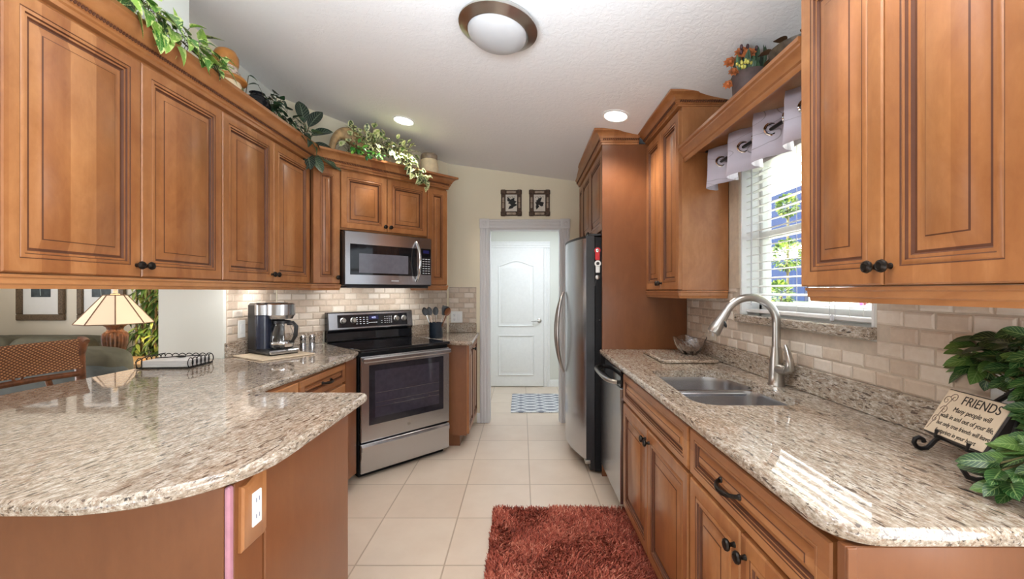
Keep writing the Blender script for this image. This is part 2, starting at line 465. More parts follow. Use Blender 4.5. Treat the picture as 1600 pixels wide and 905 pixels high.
# right wall with the window opening
WY0, WY1, WZ0, WZ1 = 1.437, 2.314, 1.205, 2.03
mb = MB(); X0, X1 = WALLR, WALLR+.15
mb.box(X0, X1, -3.3, WY0, 0, 2.85); mb.box(X0, X1, WY1, 4.45, 0, 2.75)
mb.box(X0, X1, WY0, WY1, 0, WZ0); mb.box(X0, X1, WY0, WY1, WZ1, 2.75)
struct(mb.build('wall_right', M_wallw, smooth=0))
# back wall with the doorway
DX0, DX1, DZ = -.335, .40, 1.968
mb = MB(); mb.box(-.80, DX0, BACK, BACK+.12, 0, 2.8); mb.box(DX1, WALLR, BACK, BACK+.12, 0, 2.75); mb.box(DX0, DX1, BACK, BACK+.12, DZ, 2.75)
struct(mb.build('wall_back', M_wallc, smooth=0))
# diagonal wall behind the range and the short left wall, one drywall run each
DIAG0 = (-1.52, 3.08)
def dg(s, b, z=0): return (DIAG0[0]+(s-b)*.70711, DIAG0[1]+(s+b)*.70711, z)
mb = MB(); a = dg(-.1367, .33); b = dg(1.4237, .33); c = dg(1.50, .45); d = dg(-.2, .45)
mb.prism([a[:2], b[:2], c[:2], d[:2]], 0, 2.95); struct(mb.build('wall_diagonal', M_wallc, smooth=0))
mb = MB(); mb.prism([(LW, 2.645), (LW, 3.2167), (-1.97, 3.27), (-2.25, 3.27), (-2.25, 2.645)], 0, 3.1)
struct(mb.build('wall_left', M_wallw, smooth=0))
mb = MB(); mb.prism([(LW-.004, 2.08), (LW-.004, 2.643), (-2.1, 2.643), (-2.1, 2.08)], 2.36, 3.1)
struct(mb.build('wall_left_upper', M_wallc, smooth=0))
mb = MB(); mb.prism([(-1.62, .3), (-1.62, 2.08), (-1.9, 2.08), (-1.9, .3)], 2.34, 3.1)
struct(mb.build('wall_bulkhead', M_wallw, smooth=0))
# hall beyond the doorway
HB = 5.95
mb = MB(); mb.box(-.9, 1.3, HB, HB+.1, 0, 2.26); struct(mb.build('wall_hall_end', M_wallw, smooth=0))
mb = MB(); mb.box(-.9, -.8, BACK+.12, HB, 0, 2.26); struct(mb.build('wall_hall_left', M_wallw, smooth=0))
mb = MB(); mb.box(1.2, 1.3, BACK+.12, HB, 0, 2.26); struct(mb.build('wall_hall_right', M_wallw, smooth=0))
# living room
mb = MB(); mb.box(-5.5, -5.4, -3.3, 4.42, 0, 3.2); struct(mb.build('wall_living_left', M_wallt, smooth=0))
mb = MB(); mb.box(-5.4, -1.98, 4.3, 4.42, 0, 3.1); struct(mb.build('wall_living', M_wallt, smooth=0))

mb = MB(); mb.box(-5.4, 1.34, -3.3, -3.2, 0, 3.2); struct(mb.build('wall_rear', M_wallb, smooth=0))
mb = MB(); mb.box(-1.885, -1.86, -3.3, 2.2, 2.8, 3.2); struct(mb.build('wall_header', M_wallw, smooth=0))

# doorway casing with corner blocks
def casing_prof(w, t=.018):       # across the face, depth toward the viewer
    return [(0, 0), (0, t*.7), (w*.07, t), (w*.24, t), (w*.28, t*.72), (w*.36, t*.72), (w*.40, t), (w*.60, t), (w*.64, t*.72), (w*.72, t*.72), (w*.76, t), (w*.93, t), (w, t*.7), (w, 0)]
CW = .092
def v_casing(mb, x0, w, y, z0, z1, M=None):
    pr = casing_prof(w)
    mb.rings([[(x0+a, y-d, z0) for a, d in pr], [(x0+a, y-d, z1) for a, d in pr]], M=M)
def h_casing(mb, x0, x1, z0, w, y, M=None):
    pr = casing_prof(w)
    mb.rings([[(x0, y-d, z0+a) for a, d in pr], [(x1, y-d, z0+a) for a, d in pr]], M=M)
mb = MB()
v_casing(mb, DX0-CW+.006, CW, BACK, 0, DZ); v_casing(mb, DX1-.006, CW, BACK, 0, DZ); h_casing(mb, DX0, DX1, DZ-.006, CW, BACK)
tr = struct(mb.build('trim_1', M_casing, smooth=25))
for x in (DX0-CW/2+.006, DX1+CW/2-.006):
    b = MB(); b.box(x-.049, x+.049, BACK-.026, BACK, DZ-.007, DZ+.092, .003)
    b.lathe([(.034, -.002), (.034, .004), (.027, .005), (.024, .001), (.017, .001), (.013, .005), (0.001, .007)], 28, M=Tm((x, BACK-.026, DZ+.043), rx=R(90)))
    b.build('corner_block', M_casing, tr)
b = MB(); b.box(DX0, DX0+.016, BACK, BACK+.12, 0, DZ); b.box(DX1-.016, DX1, BACK, BACK+.12, 0, DZ); b.box(DX0+.016, DX1-.016, BACK, BACK+.12, DZ-.016, DZ)
b.build('jamb_liner', M_casing, tr, smooth=0)
# hall door with its casing
HX0, HX1, HZ = -.455, .305, 1.93
mb = MB(); v_casing(mb, HX0-.09, .09, HB, 0, HZ); v_casing(mb, HX1, .09, HB, 0, HZ); h_casing(mb, HX0-.09, HX1+.09, HZ, .09, HB)
struct(mb.build('trim_2', M_white, smooth=25))
dr = MB(); dr.box(HX0, HX1, HB-.03, HB-.005, .01, HZ, .002)
door = struct(dr.build('door_1', M_white))
def panel_ring(mb, outline, y):
    """raised moulded panel: outline is CCW seen from -y"""
    def at(ins, dy): return [(x, y+dy, z) for x, z in offset_poly(outline, ins)]
    mb.rings([at(0, 0), at(.003, -.008), (at(.012, -.009)), at(.022, .004), at(.03, .004), at(.055, -.006), at(.06, -.007)], cap0=False)
pz0, pz1 = .84, 1.73
w0, w1 = HX0+.13, HX1-.13
arch = [(w0, pz0), (w1, pz0)]
for k in range(13):
    u = k/12; x = w1+(w0-w1)*u
    arch.append((x, pz1-.045+.07*(math.sin(math.pi*u)**1.6)))
b = MB(); panel_ring(b, arch, HB-.031); b.build('arched_panel', M_white, door)
b = MB(); panel_ring(b, [(w0, .16), (w1, .16), (w1, .72), (w0, .72)], HB-.031); b.build('lower_panel', M_white, door)
b = MB(); b.lathe([(.028, 0), (.03, .006), (.02, .012), (.011, .014), (.011, .045)], 18, M=Tm((HX1-.06, HB-.031, .92), rx=R(90)))
b.tube([(HX1-.06, HB-.07, .92), (HX1-.10, HB-.075, .922), (HX1-.14, HB-.072, .915), (HX1-.17, HB-.07, .912)], [.010, .010, .008, .006], 8)
b.build('door_handle', M_nickel, door)

def baseboard(name, pts):
    mb = MB(); sweep_plan(mb, pts, [(0, 0), (.014, 0), (.014, .075), (.008, .09), (0, .095)]); return struct(mb.build(name, M_white, smooth=25))
baseboard('baseboard_back', [(-.452, BACK-.0), (DX0-CW+.006, BACK-.0)])
baseboard('baseboard_hall', [(HX1+.09, HB), (1.2, HB)])

# the window over the sink
mb = MB(); x = WALLR+.095
fr = .035
mb.box(x, x+.05, WY0, WY0+fr, WZ0, WZ1, .004); mb.box(x, x+.05, WY1-fr, WY1, WZ0, WZ1, .004)
mb.box(x, x+.05, WY0, WY1, WZ0, WZ0+fr+.02, .004); mb.box(x, x+.05, WY0, WY1, WZ1-fr, WZ1, .004)
zm = WZ0+.42; mb.box(x-.004, x+.045, WY0, WY1, zm-.02, zm+.02, .004)
win = struct(mb.build('window_1', M_white))
b = MB()
for xx, za, zb in ((x+.024, WZ0+fr, zm), (x+.032, zm, WZ1-fr)): b.add([(xx, WY0+fr, za), (xx, WY1-fr, za), (xx, WY1-fr, zb), (xx, WY0+fr, zb)], [(0, 3, 2, 1)])
b.build('glass_pane', M_pane, win, smooth=0)
b = MB()
for y0, y1 in ((WY0, WY0+.012), (WY1-.012, WY1)): b.box(WALLR-.004, x, y0, y1, WZ0, WZ1, .002)
b.box(WALLR-.004, x, WY0, WY1, WZ1-.012, WZ1, .002); b.build('window_jamb', M_white, win)
b = MB(); b.box(WALLR-.034, x, WY0-.012, WY1+.012, WZ0-.04, WZ0+.003, .006); b.build('window_sill', M_granite, win)
b = MB(); b.box(WALLR-.012, WALLR, WY1, 2.425, 1.345, 2.06, .003); b.build('side_trim', plain('beige_trim', S(206, 190, 168), .5), win)

# tile backsplashes
def tiles(mb, x0, x1, z0, z1, tw=.102, th=.0515, gap=.005, dep=.009, skip=None, ph=0):
    """running-bond bevelled tiles in local coordinates: x along, y=0 the wall, facing -y"""
    row = 0; z = z0
    while z < z1-.012:
        zt = min(z+th-gap, z1); x = x0-(tw/2 if (row+ph) % 2 else 0)
        while x < x1-.004:
            a = max(x, x0); c = min(x+tw-gap, x1)
            if c-a > .012 and not (skip and skip(a, c, z, zt)):
                segs = [(a, c)]
                for p, q in segs:
                    bv = .007; d = dep+random.uniform(-.001, .001)
                    o = [(p, -.003, z), (q, -.003, z), (q, -.003, zt), (p, -.003, zt)]
                    i1 = [(p+.001, -d+.003, z+.001), (q-.001, -d+.003, z+.001), (q-.001, -d+.003, zt-.001), (p+.001, -d+.003, zt-.001)]
                    i2 = [(p+bv, -d, z+bv), (q-bv, -d, z+bv), (q-bv, -d, zt-bv), (p+bv, -d, zt-bv)]
                    mb.rings([o, i1, i2], cap0=False, tone=random.random())
            x += tw
        z += th; row += 1
def backsplash(name, label, loc, rz, x0, x1, z0, z1, skip=None, back=None, ph=0):
    mb = MB()
    for (p, q, r_, s_) in (back or [(x0, x1, z0, z1)]): mb.box(p, q, -.004, -.0005, r_, s_)
    root = mb.build(name, M_grout, loc=loc, rot=(0, 0, rz), smooth=0)
    root['kind'] = 'structure'
    t = MB(); tiles(t, x0, x1, z0, z1, skip=skip, ph=ph); t.build('stone_tiles', M_trav, root, smooth=0)
    return root
# right wall: local x runs toward the camera from y=3.055
RB = 3.055
def skipwin(a, c, z0, z1):
    y1 = RB-a; y0 = RB-c
    return y0 < WY1+.004 and y1 > WY0-.004 and z1 > WZ0-.042
wx0, wx1 = RB-WY1, RB-WY0
backsplash('wall_tile_right', None, (WALLR, RB, 0), R(-90), 0, 2.35, 1.014, 1.36, skipwin,
           [(0, wx0-.012, 1.014, 1.36), (wx1+.012, 2.35, 1.014, 1.36), (wx0-.012, wx1+.012, 1.014, WZ0-.045)])
backsplash('wall_tile_diagonal', None, dg(0, .33), R(45), -.13, 1.41, 1.005, 1.385, ph=1)
backsplash('wall_tile_left', None, (LW, 0, 0), R(90), 2.672, 3.205, 1.005, 1.385)
backsplash('wall_tile_back', None, (0, BACK, 0), 0, -.735, -.458, 1.005, 1.37)
# ------------------------------------------------------------------ cabinets
def door_mesh(mb, x0, x1, z0, z1, y=0.0, t=.02, fw=.058, raised=True, M=None, fz=None):
    fz = fz or fw
    def ring(ix, iz, yy): return [(x0+ix, y+yy, z0+iz), (x1-ix, y+yy, z0+iz), (x1-ix, y+yy, z1-iz), (x0+ix, y+yy, z1-iz)]
    w = x1-x0; h = z1-z0
    k = min(1, (w-2*fw)/.13, (h-2*fz)/.13); k = max(.18, k)
    L = [(0, 0, 0), (0, 0, -t+.004), (.004, .004, -t)]
    m = [0, 0, 0]
    def p(i, yy, mm): L.append((fw+i*k, fz+i*k, yy)); m.append(mm)
    p(-.014, -t, 0); p(-.011, -t+.002, 1); p(-.008, -t, 0); p(0, -t, 0); p(.003, -t+.006, 1); p(.010, -t+.005, 0); p(.014, -t+.011, 1); p(.020, -t+.011, 1); p(.048, -t+.002, 0); p(.051, -t, 1)
    rs = [ring(*a) for a in L]
    mb.rings(rs, mats=m[1:]+[0], M=M, cap0=True)
def knob_mesh(M=None, mb=None):
    mb = mb or MB()
    mb.lathe([(.008, 0), (.007, .004), (.0055, .010), (.0065, .014), (.0145, .018), (.0165, .023), (.0145, .028), (.009, .0305), (.0085, .0295), (.004, .030), (.0005, .030)], 16, M=M)
    return mb
def knob(parent, x, z, y=-.02):
    return knob_mesh(Tm((x, y, z), rx=R(90))).build('knob', M_bronze, parent)
def pull(parent, x, z, y=-.02, w=.105):
    b = MB(); pts = []
    for i in range(13):
        u = i/12*2-1; pts.append((x+u*w/2, y-.004-.026*(1-u*u)**.6, z-.006*(1-u*u)))
    b.tube(pts, [.0065 if i in (0, 12) else .0055+.002*math.sin(math.pi*i/12) for i in range(13)], 8)
    for sx in (-1, 1): b.lathe([(.009, 0), (.008, .005), (.006, .007)], 10, M=Tm((x+sx*w/2, y, z), rx=R(90)))
    return b.build('handle', M_bronze, parent)
def cabinet(name, label, cat, loc, rz, w, d, z0, z1, doors=(), drawers=(), group=None, toe=0, fw=.058):
    root = thing(name, label, cat, loc, rz, group)
    b = MB()
    if toe:
        b.box(0, w, 0, .018, toe, z1, .002); b.box(0, .018, .018, d, toe, z1); b.box(w-.018, w, .018, d, toe, z1)
        b.box(.018, w-.018, d-.012, d, toe, z1); b.box(.018, w-.018, .018, d-.012, toe, toe+.018); b.box(.0, w, .07, .085, 0, toe)
        b.box(0, .018, .085, d, 0, toe); b.box(w-.018, w, .085, d, 0, toe)
    else: b.box(0, w, 0, d, z0, z1, .002)
    b.build('body', M_wood, root)
    for (x0, x1, a, c, kx, kz) in doors:
        m = MB(); door_mesh(m, x0, x1, a, c, fw=min(fw, (x1-x0)*.29)); o = m.build('door', [M_wood, M_glaze], root)
        if kx is not None: knob(o, kx, kz)
    for (x0, x1, a, c, hx) in drawers:
        m = MB(); door_mesh(m, x0, x1, a, c, fw=.045, fz=.036); o = m.build('drawer', [M_woodx, M_glaze], root)
        if hx is not None: pull(o, hx, (a+c)/2)
    return root
g = .0025
# left run, hung above the peninsula: local x = world y
XL = -1.54; LZ0, LZ1 = 1.383, 2.27; DZ0, DZ1 = 1.387, 2.247
def left_upper(y0, y1, label, knobs=True, ymid=None):
    w = y1-y0; m = (ymid or (y0+y1)/2)-y0
    return cabinet('upper_cabinet', label, 'cabinet', (XL, y0, 0), R(90), w, .31, LZ0, LZ1,
        [(g, m-g, DZ0, DZ1, m-.022, DZ0+.045), (m+g, w-g, DZ0, DZ1, m+.022, DZ0+.045)], group='honey maple wall cabinets')
left_upper(.40, 1.244, 'maple wall cabinet nearest the camera, only its end showing at the picture edge')
left_upper(1.246, 2.168, 'large two-door maple wall cabinet hung over the open peninsula counter')
left_upper(2.170, 3.068, 'two-door maple wall cabinet above the coffee maker')
def dcab(name, label, s0, s1, z0, z1, doors, dep=.31):
    x, y, _ = dg(s0, .02)
    return cabinet(name, label, 'cabinet', (x, y, 0), R(45), s1-s0, dep-.005, z0, z1, doors, group='honey maple wall cabinets')
dcab('upper_cabinet', 'narrow maple wall cabinet left of the microwave', .012, .212, LZ0, LZ1, [(g, .2-g, DZ0, DZ1, .176, DZ0+.045)])
dcab('upper_cabinet', 'short two-door maple cabinet directly above the microwave', .214, .974, 1.80, LZ1,
     [(g, .38-g, 1.812, DZ1, .38-.024, 1.812+.04), (.38+g, .76-g, 1.812, DZ1, .38+.024, 1.812+.04)])
dcab('upper_cabinet', 'narrow maple wall cabinet right of the microwave beside the cream wall', .976, 1.188, LZ0, LZ1, [(g, .212-g, DZ0, DZ1, None, None)])
# crown moulding with rope bead
CR = [(-.03, 2.262), (.006, 2.262), (.006, 2.278), (.014, 2.282), (.014, 2.292), (.020, 2.295), (.020, 2.308), (.026, 2.311), (.030, 2.322), (.040, 2.338), (.056, 2.350), (.066, 2.353), (.070, 2.356), (.070, 2.372), (-.02, 2.372), (-.02, 2.290), (-.03, 2.288)]
def crown(name, label, path, dz=0, rope=True, prof=CR, k=1.0):
    pr = [(o, 2.262+(z-2.262)*k+dz) for o, z in prof]
    mb = MB(); sweep_plan(mb, path, pr)
    root = tag(mb.build(name, [M_woody], smooth=30), label, 'moulding')
    if rope:
        b = MB()
        zz = 2.262+(2.3015-2.262)*k+dz
        for i in range(len(path)-1):
            p = Vector(path[i]); q = Vector(path[i+1]); d = (q-p); L = d.length; d.normalize(); r = Vector((d.y, -d.x))
            n = int(L/.0125); a = math.atan2(d.y, d.x)
            for j in range(n):
                c = p+d*((j+.5)*L/n)+r*.020
                b.box(-.0042, .0042, -.005, .005, -.0072, .0072, .002, M=Tm((c.x, c.y, zz), rz=a) @ Matrix.Rotation(R(28), 4, 'Y'))
        b.build('rope_bead', M_glaze, root, smooth=0)
    return root
pd = dg(1.19, 0); pe = dg(1.19, .325)
crown('crown_moulding', 'carved maple crown moulding along the left and diagonal wall cabinets', [(-1.52, .40), (-1.52, 3.08), pd[:2], pe[:2]])
def rail(name, label, path, z0, z1, off=0):
    pr = [(-.035+off, z0), (-.006+off, z0), (-.004+off, z0+.012), (.0+off, z0+.016), (.0+off, z1-.014), (.004+off, z1-.010), (.004+off, z1-.002), (-.035+off, z1-.002)]
    mb = MB(); sweep_plan(mb, path, pr); return tag(mb.build(name, M_woody, smooth=30), label, 'moulding')
rail('light_rail', 'maple light rail under the left wall cabinets', [(-1.52, .40), (-1.52, 3.08), dg(.213, 0)[:2], dg(.213, .30)[:2]], 1.337, 1.383)
rail('light_rail', 'short maple light rail under the narrow cabinet right of the microwave', [dg(.978, .30)[:2], dg(.978, 0)[:2], pd[:2], pe[:2]], 1.337, 1.383)

# right run: local x = -(world y)
XR = .913; RZ0 = 1.335
def right_cab(name, label, yfar, ynear, xface, z0, z1, doors, dep, **kw):
    return cabinet(name, label, 'cabinet', (xface, yfar, 0), R(-90), yfar-ynear, dep, z0, z1, doors, **kw)
w = .63
right_cab('upper_cabinet', 'tall two-door maple wall cabinet between the fridge panel and the window', 3.06, 2.43, XR, RZ0, 2.385,
          [(g, w/2-g, RZ0+.004, 2.358, w/2-.022, RZ0+.045), (w/2+g, w-g, RZ0+.004, 2.358, w/2+.022, RZ0+.045)], WALLR-.01-XR, group='honey maple wall cabinets')
w = 1.369-.742
right_cab('upper_cabinet', 'big two-door maple wall cabinet right of the window above the friends plaque', 1.369, .742, XR, RZ0+.008, 2.30,
          [(g, w/2-g, RZ0+.010, 2.28, w/2-.022, RZ0+.056), (w/2+g, w-g, RZ0+.010, 2.28, w/2+.022, RZ0+.056)], WALLR-.012-XR, group='honey maple wall cabinets')
w = 4.30-3.085; e = [0, .225, .685, w]
right_cab('fridge_cabinet', 'maple cabinets in a row above the steel refrigerator', 4.30, 3.085, .60, 1.765, 2.335,
          [(e[0]+g, e[1]-g, 1.772, 2.36, None, None), (e[1]+g, e[2]-g, 1.772, 2.36, e[2]-.026, 1.81), (e[2]+g, e[3]-g, 1.772, 2.36, e[2]+.026, 1.81)], WALLR-.01-.60)
fcab = bpy.data.objects['fridge_cabinet']
mb = MB(); mb.box(.60, .62, 3.085, 4.30, 2.33, 2.385); adopt(mb.build('top_rail', M_woody), fcab)
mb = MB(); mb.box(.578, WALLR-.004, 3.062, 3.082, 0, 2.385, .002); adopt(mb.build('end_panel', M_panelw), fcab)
crown('crown_moulding', 'maple crown moulding on top of the cabinets above the refrigerator', [(.58, 4.315), (.58, 3.062), (.84, 3.062)], dz=.118, k=.86)
crown('crown_moulding', 'maple crown moulding on top of the tall cabinet beside the window shelf', [(.893, 3.058), (.893, 2.43), (1.185, 2.43)], dz=.118, k=.62)
rail('light_rail', 'maple light rail under the tall cabinet beside the window', [(.893, 3.058), (.893, 2.43), (1.175, 2.43)], 1.288, 1.335)
rail('light_rail', 'maple light rail under the big cabinet right of the window', [(1.17, 1.355), (.907, 1.355), (.907, .745)], 1.298, 1.343)
# shelf bridging the window
mb = MB(); mb.box(.93, WALLR-.002, 1.372, 2.427, 2.118, 2.14, .002)
sh = tag(mb.build('window_shelf', M_woody), 'maple plant shelf bridging the two cabinets over the sink window', 'shelf')
mb = MB(); sweep_plan(mb, [(.93, 2.427), (.93, 1.372)], [(-.0, 2.062), (.006, 2.062), (.010, 2.072), (.010, 2.082), (.016, 2.088), (.018, 2.100), (.026, 2.112), (.034, 2.122), (.034, 2.130), (.042, 2.136), (.042, 2.150), (-.0, 2.150)])
mb.build('shelf_moulding', M_woody, sh, smooth=30)

# ------------------------------------------------------------------ base cabinets
XB = .595
def base_right(label, yfar, ynear, doors, drawers, group='maple base cabinets of the sink run'):
    return cabinet('base_cabinet', label, 'cabinet', (XB, yfar, 0), R(-90), yfar-ynear, WALLR-.01-XB, 0, .876, doors, drawers, group, toe=.105)
w = 2.43-1.472
base_right('maple sink base cabinet with two doors beside the dishwasher', 2.43, 1.472,
     [(.012, w/2-g, .115, .695, w/2-.028, .645), (w/2+g, w-.008, .115, .695, w/2+.028, .645)], [(.012, w-.008, .71, .862, None)])
w = 1.468-.782
bc_ = base_right('maple base cabinet with a drawer nearest the camera on the right', 1.468, .782,
     [(.008, w/2-g, .115, .695, w/2-.028, .645), (w/2+g, w-.012, .115, .695, w/2+.028, .645)], [(.008, w-.012, .71, .862, .29)])
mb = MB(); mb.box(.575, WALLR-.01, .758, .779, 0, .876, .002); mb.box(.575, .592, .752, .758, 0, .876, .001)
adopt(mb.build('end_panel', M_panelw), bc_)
# left run: local x = world y
XF = -1.15
def base_left(label, y0, y1, hx):
    w = y1-y0
    return cabinet('base_cabinet', label, 'cabinet', (XF, y0, 0), R(90), w, .66, 0, .876, [(g, w-g, .115, .735, None, None)], [(g+.004, w-g-.004, .752, .866, hx)],
                   'maple base cabinets of the coffee counter', toe=.105)
base_left('maple base cabinet half hidden behind the peninsula counter, plain drawer front', 1.66, 2.170, None)
bl_ = base_left('maple base cabinet with a bronze drawer pull left of the range', 2.172, 2.742, .30)
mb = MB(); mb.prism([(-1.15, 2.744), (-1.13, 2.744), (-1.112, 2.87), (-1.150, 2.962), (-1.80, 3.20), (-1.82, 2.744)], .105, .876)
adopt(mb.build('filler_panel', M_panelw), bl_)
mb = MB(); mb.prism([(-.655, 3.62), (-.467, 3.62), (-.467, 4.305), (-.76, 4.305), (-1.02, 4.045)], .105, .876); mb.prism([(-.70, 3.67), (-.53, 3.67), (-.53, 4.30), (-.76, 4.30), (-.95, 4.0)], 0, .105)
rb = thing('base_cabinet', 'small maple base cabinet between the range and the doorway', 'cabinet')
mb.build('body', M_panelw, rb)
m = MB(); M = Tm((-.467, 3.63, 0), rz=R(90))
door_mesh(m, .0, .33, .115, .866, M=M, fw=.05); m.build('door', [M_wood, M_glaze], rb)
m = MB(); door_mesh(m, .336, .665, .115, .866, M=M, fw=.05); dd = m.build('door', [M_wood, M_glaze], rb)
knob_mesh(M @ Tm((.30, -.02, .80), rx=R(90))).build('knob', M_bronze, rb)

# peninsula body
PY0, PY1, PX = .985, 1.652, -.675
pen = thing('peninsula_cabinet', 'maple peninsula body under the near granite bar counter', 'cabinet')
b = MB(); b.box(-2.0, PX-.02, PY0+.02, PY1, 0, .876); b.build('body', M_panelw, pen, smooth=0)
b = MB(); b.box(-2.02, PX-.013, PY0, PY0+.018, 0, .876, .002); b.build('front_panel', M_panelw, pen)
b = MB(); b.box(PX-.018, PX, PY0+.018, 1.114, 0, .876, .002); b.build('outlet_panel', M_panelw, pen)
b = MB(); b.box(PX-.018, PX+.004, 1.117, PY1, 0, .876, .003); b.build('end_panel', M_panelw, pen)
b = MB(); b.box(PX-.012, PX+.001, PY0-.002, PY0+.017, 0, .876, .004); tag(b.build('corner_strip', plain('mauve_strip', S(188, 134, 150), .35), pen), 'mauve corner strip')

# ------------------------------------------------------------------ granite counters
def slab(mb, outer, hole=None, z1=.914, t=.034):
    n = len(outer)
    def ring(ins, z): return [(x, y, z) for x, y in offset_poly(outer, ins)]
    prof = [(.010, z1-t), (.003, z1-t+.004), (.0, z1-t+.012), (.0, z1-.012), (.003, z1-.005), (.009, z1)]
    mb.rings([ring(*p) for p in prof], cap0=False, cap1=False)
    for z, ins, flip in ((z1, .009, False), (z1-t, .010, True)):
        o2 = offset_poly(outer, ins); loops = [[Vector((x, y, z)) for x, y in o2]]
        if hole:
            for h in hole: loops.append([Vector((x, y, z)) for x, y in h])
        vs = [p for l in loops for p in l]
        tris = tessellate_polygon(loops)
        fs = []
        for tr_ in tris:
            a, b_, c = [vs[i] for i in tr_]
            up = (b_-a).cross(c-a).z > 0
            fs.append(tr_ if up != flip else tr_[::-1])
        mb.add(vs, fs)
    if hole:
        for h in hole:
            mb.rings([[(x, y, z1) for x, y in h], [(x, y, z1-t) for x, y in h]], cap0=False, cap1=False)
    return mb
# right counter with the double sink cut out
cnt = round_poly([(.553, .742), (1.19-.002, .742), (1.19-.002, 3.058), (.553, 3.058)], [.085, 0, 0, .02])
sink_far = round_poly([(.665, 1.955), (1.045, 1.955), (1.065, 2.02), (1.03, 2.232), (.68, 2.232)], [.05, .05, .05, .11, .07], 6)
sink_near = round_poly([(.648, 1.562), (.965, 1.562), (1.045, 1.60), (1.040, 1.915), (.652, 1.915)], [.09, .06, .05, .05, .04], 6)
# one opening following both bowls with the tab of stone near the tap
opening = round_poly([(.642, 1.552), (.985, 1.552), (1.052, 1.60), (1.050, 1.875), (1.040, 1.93), (1.075, 1.99), (1.035, 2.24), (.672, 2.24)], [.09, .07, .05, .02, .015, .05, .12, .07], 6)
ct = thing('granite_countertop', 'long granite sink counter under the window', 'countertop')
slab(MB(), cnt, [opening]).build('slab', M_granite, ct, smooth=30)
b = MB(); b.box(1.166, 1.188, .745, 3.056, .9145, 1.014, .003); b.build('upstand', M_granite, ct)
# left counter and peninsula in one slab
dA = dg(.185, -.33); 
left = [(-2.085, .842), (-.625, .842), (-.625, 1.755), (-1.142, 1.765), (-1.100, 2.80), (-1.132, 2.962)]
q1 = dg(.196, .325); left += [q1[:2], dg(-.132, .325)[:2], (LW+.004, 3.212), (LW+.004, 2.642), (-2.085, 2.642)]
lr = [.03, .30, .035, .02, .03, .01, 0, 0, 0, 0, .02]
lt = thing('granite_countertop', 'granite breakfast bar and coffee counter wrapping to the range', 'countertop')
slab(MB(), round_poly(left, lr, 10)).build('slab', M_granite_b, lt, smooth=30)
b = MB(); b.box(LW+.0, LW+.022, 2.655, 3.20, .9145, 1.005, .003); b.build('upstand', M_granite, lt)
b = MB(); b.box(-.11, .196, -.022, 0, .9145, 1.005, .003, M=Tm(dg(0, .33), rz=R(45))); b.build('upstand', M_granite, lt)
rt = thing('granite_countertop', 'small granite counter between the range and the doorway', 'countertop')
rp = [(-.545, 3.525), (-.43, 3.525), (-.408, 3.545), (-.430, 4.316), (-.7467, 4.316), dg(.985, .327)[:2], dg(.985, -.28)[:2]]
slab(MB(), round_poly(rp, [.01, .01, .02, 0, 0, 0, 0], 4)).build('slab', M_granite, rt, smooth=30)
b = MB(); b.box(.985, 1.40, -.022, 0, .9145, 1.005, .003, M=Tm(dg(0, .33), rz=R(45))); b.build('upstand', M_granite, rt)
b = MB(); b.box(-.73, -.455, BACK-.022, BACK-.001, .9145, 1.005, .003); b.build('upstand', M_granite, rt)

# ------------------------------------------------------------------ sink and tap
def bowl(mb, poly, depth, z=.880):
    def ring(ins, zz): return [(x, y, zz) for x, y in offset_poly(poly, ins)]
    mb.rings([ring(-.012, z), ring(.0, z), ring(.004, z-.02), ring(.010, z-depth+.03), ring(.025, z-depth+.006), ring(.05, z-depth)], cap0=False)
sk = thing('sink', 'stainless double-bowl undermount sink in the right counter', 'sink', (0, 0, 0))
b = MB(); bowl(b, offset_poly(sink_far, -.010), .20); b.build('far_bowl', M_steel, sk, smooth=50)
b = MB(); bowl(b, offset_poly(sink_near, -.010), .18); b.build('near_bowl', M_steel, sk, smooth=50)
b = MB(); b.box(.655, 1.05, 1.918, 1.950, .855, .872, .005); b.build('divider', M_steel, sk)
for x, y, z in ((.85, 2.09, .6815), (.84, 1.74, .7015)):
    b = MB(); b.lathe([(.045, 0), (.045, .003), (.036, .003), (.03, -.0005), (.005, -.0005)], 20, (x, y, z)); b.build('drain', M_chrome, sk)
FX, FY = 1.122, 1.880
fc = thing('faucet', 'brushed nickel pull-down faucet behind the sink', 'faucet', (FX, FY, .914))
b = MB(); b.lathe([(.034, 0), (.034, .006), (.031, .010), (.030, .05), (.028, .08), (.0235, .13), (.0195, .165), (.019, .17)], 24); b.build('body', M_nickel, fc)
b = MB(); pts = [(0, 0, .165), (0, 0, .28)]
rr = .108; dxn, dyn = -math.cos(.16), math.sin(.16)
for k in range(15):
    a = math.pi-(math.pi*.86)*k/14+0
    pts.append((dxn*(rr+rr*math.cos(a)), dyn*(rr+rr*math.cos(a)), .28+rr*math.sin(a)))
b.tube(pts, .0172, 14); b.build('spout', M_nickel, fc)
e0 = Vector(pts[-1]); dr_ = (e0-Vector(pts[-2])).normalized()
b = MB(); b.tube([e0, e0+dr_*.012, e0+dr_*.03, e0+dr_*.075, e0+dr_*.105, e0+dr_*.112], [.0185, .0195, .0200, .026, .0285, .026], 18); hd = b.build('spray_head', M_nickel, fc)
b = MB(); p = e0+dr_*.065; b.ell((0, 0, 0), .007, .007, .018, M=Tm((p.x+.018, p.y-.018, p.z), ry=R(-24))); b.build('spray_button', M_black, hd)
b = MB(); b.tube([(.0, -.015, .075), (.004, -.045, .078), (.006, -.062, .080)], [.022, .021, .019], 14)
b.tube([(.006, -.058, .074), (.010, -.078, .085), (.012, -.076, .12), (.010, -.060, .165), (.008, -.050, .185)], [.014, .019, .015, .010, .006], 12); b.build('lever_handle', M_nickel, fc)
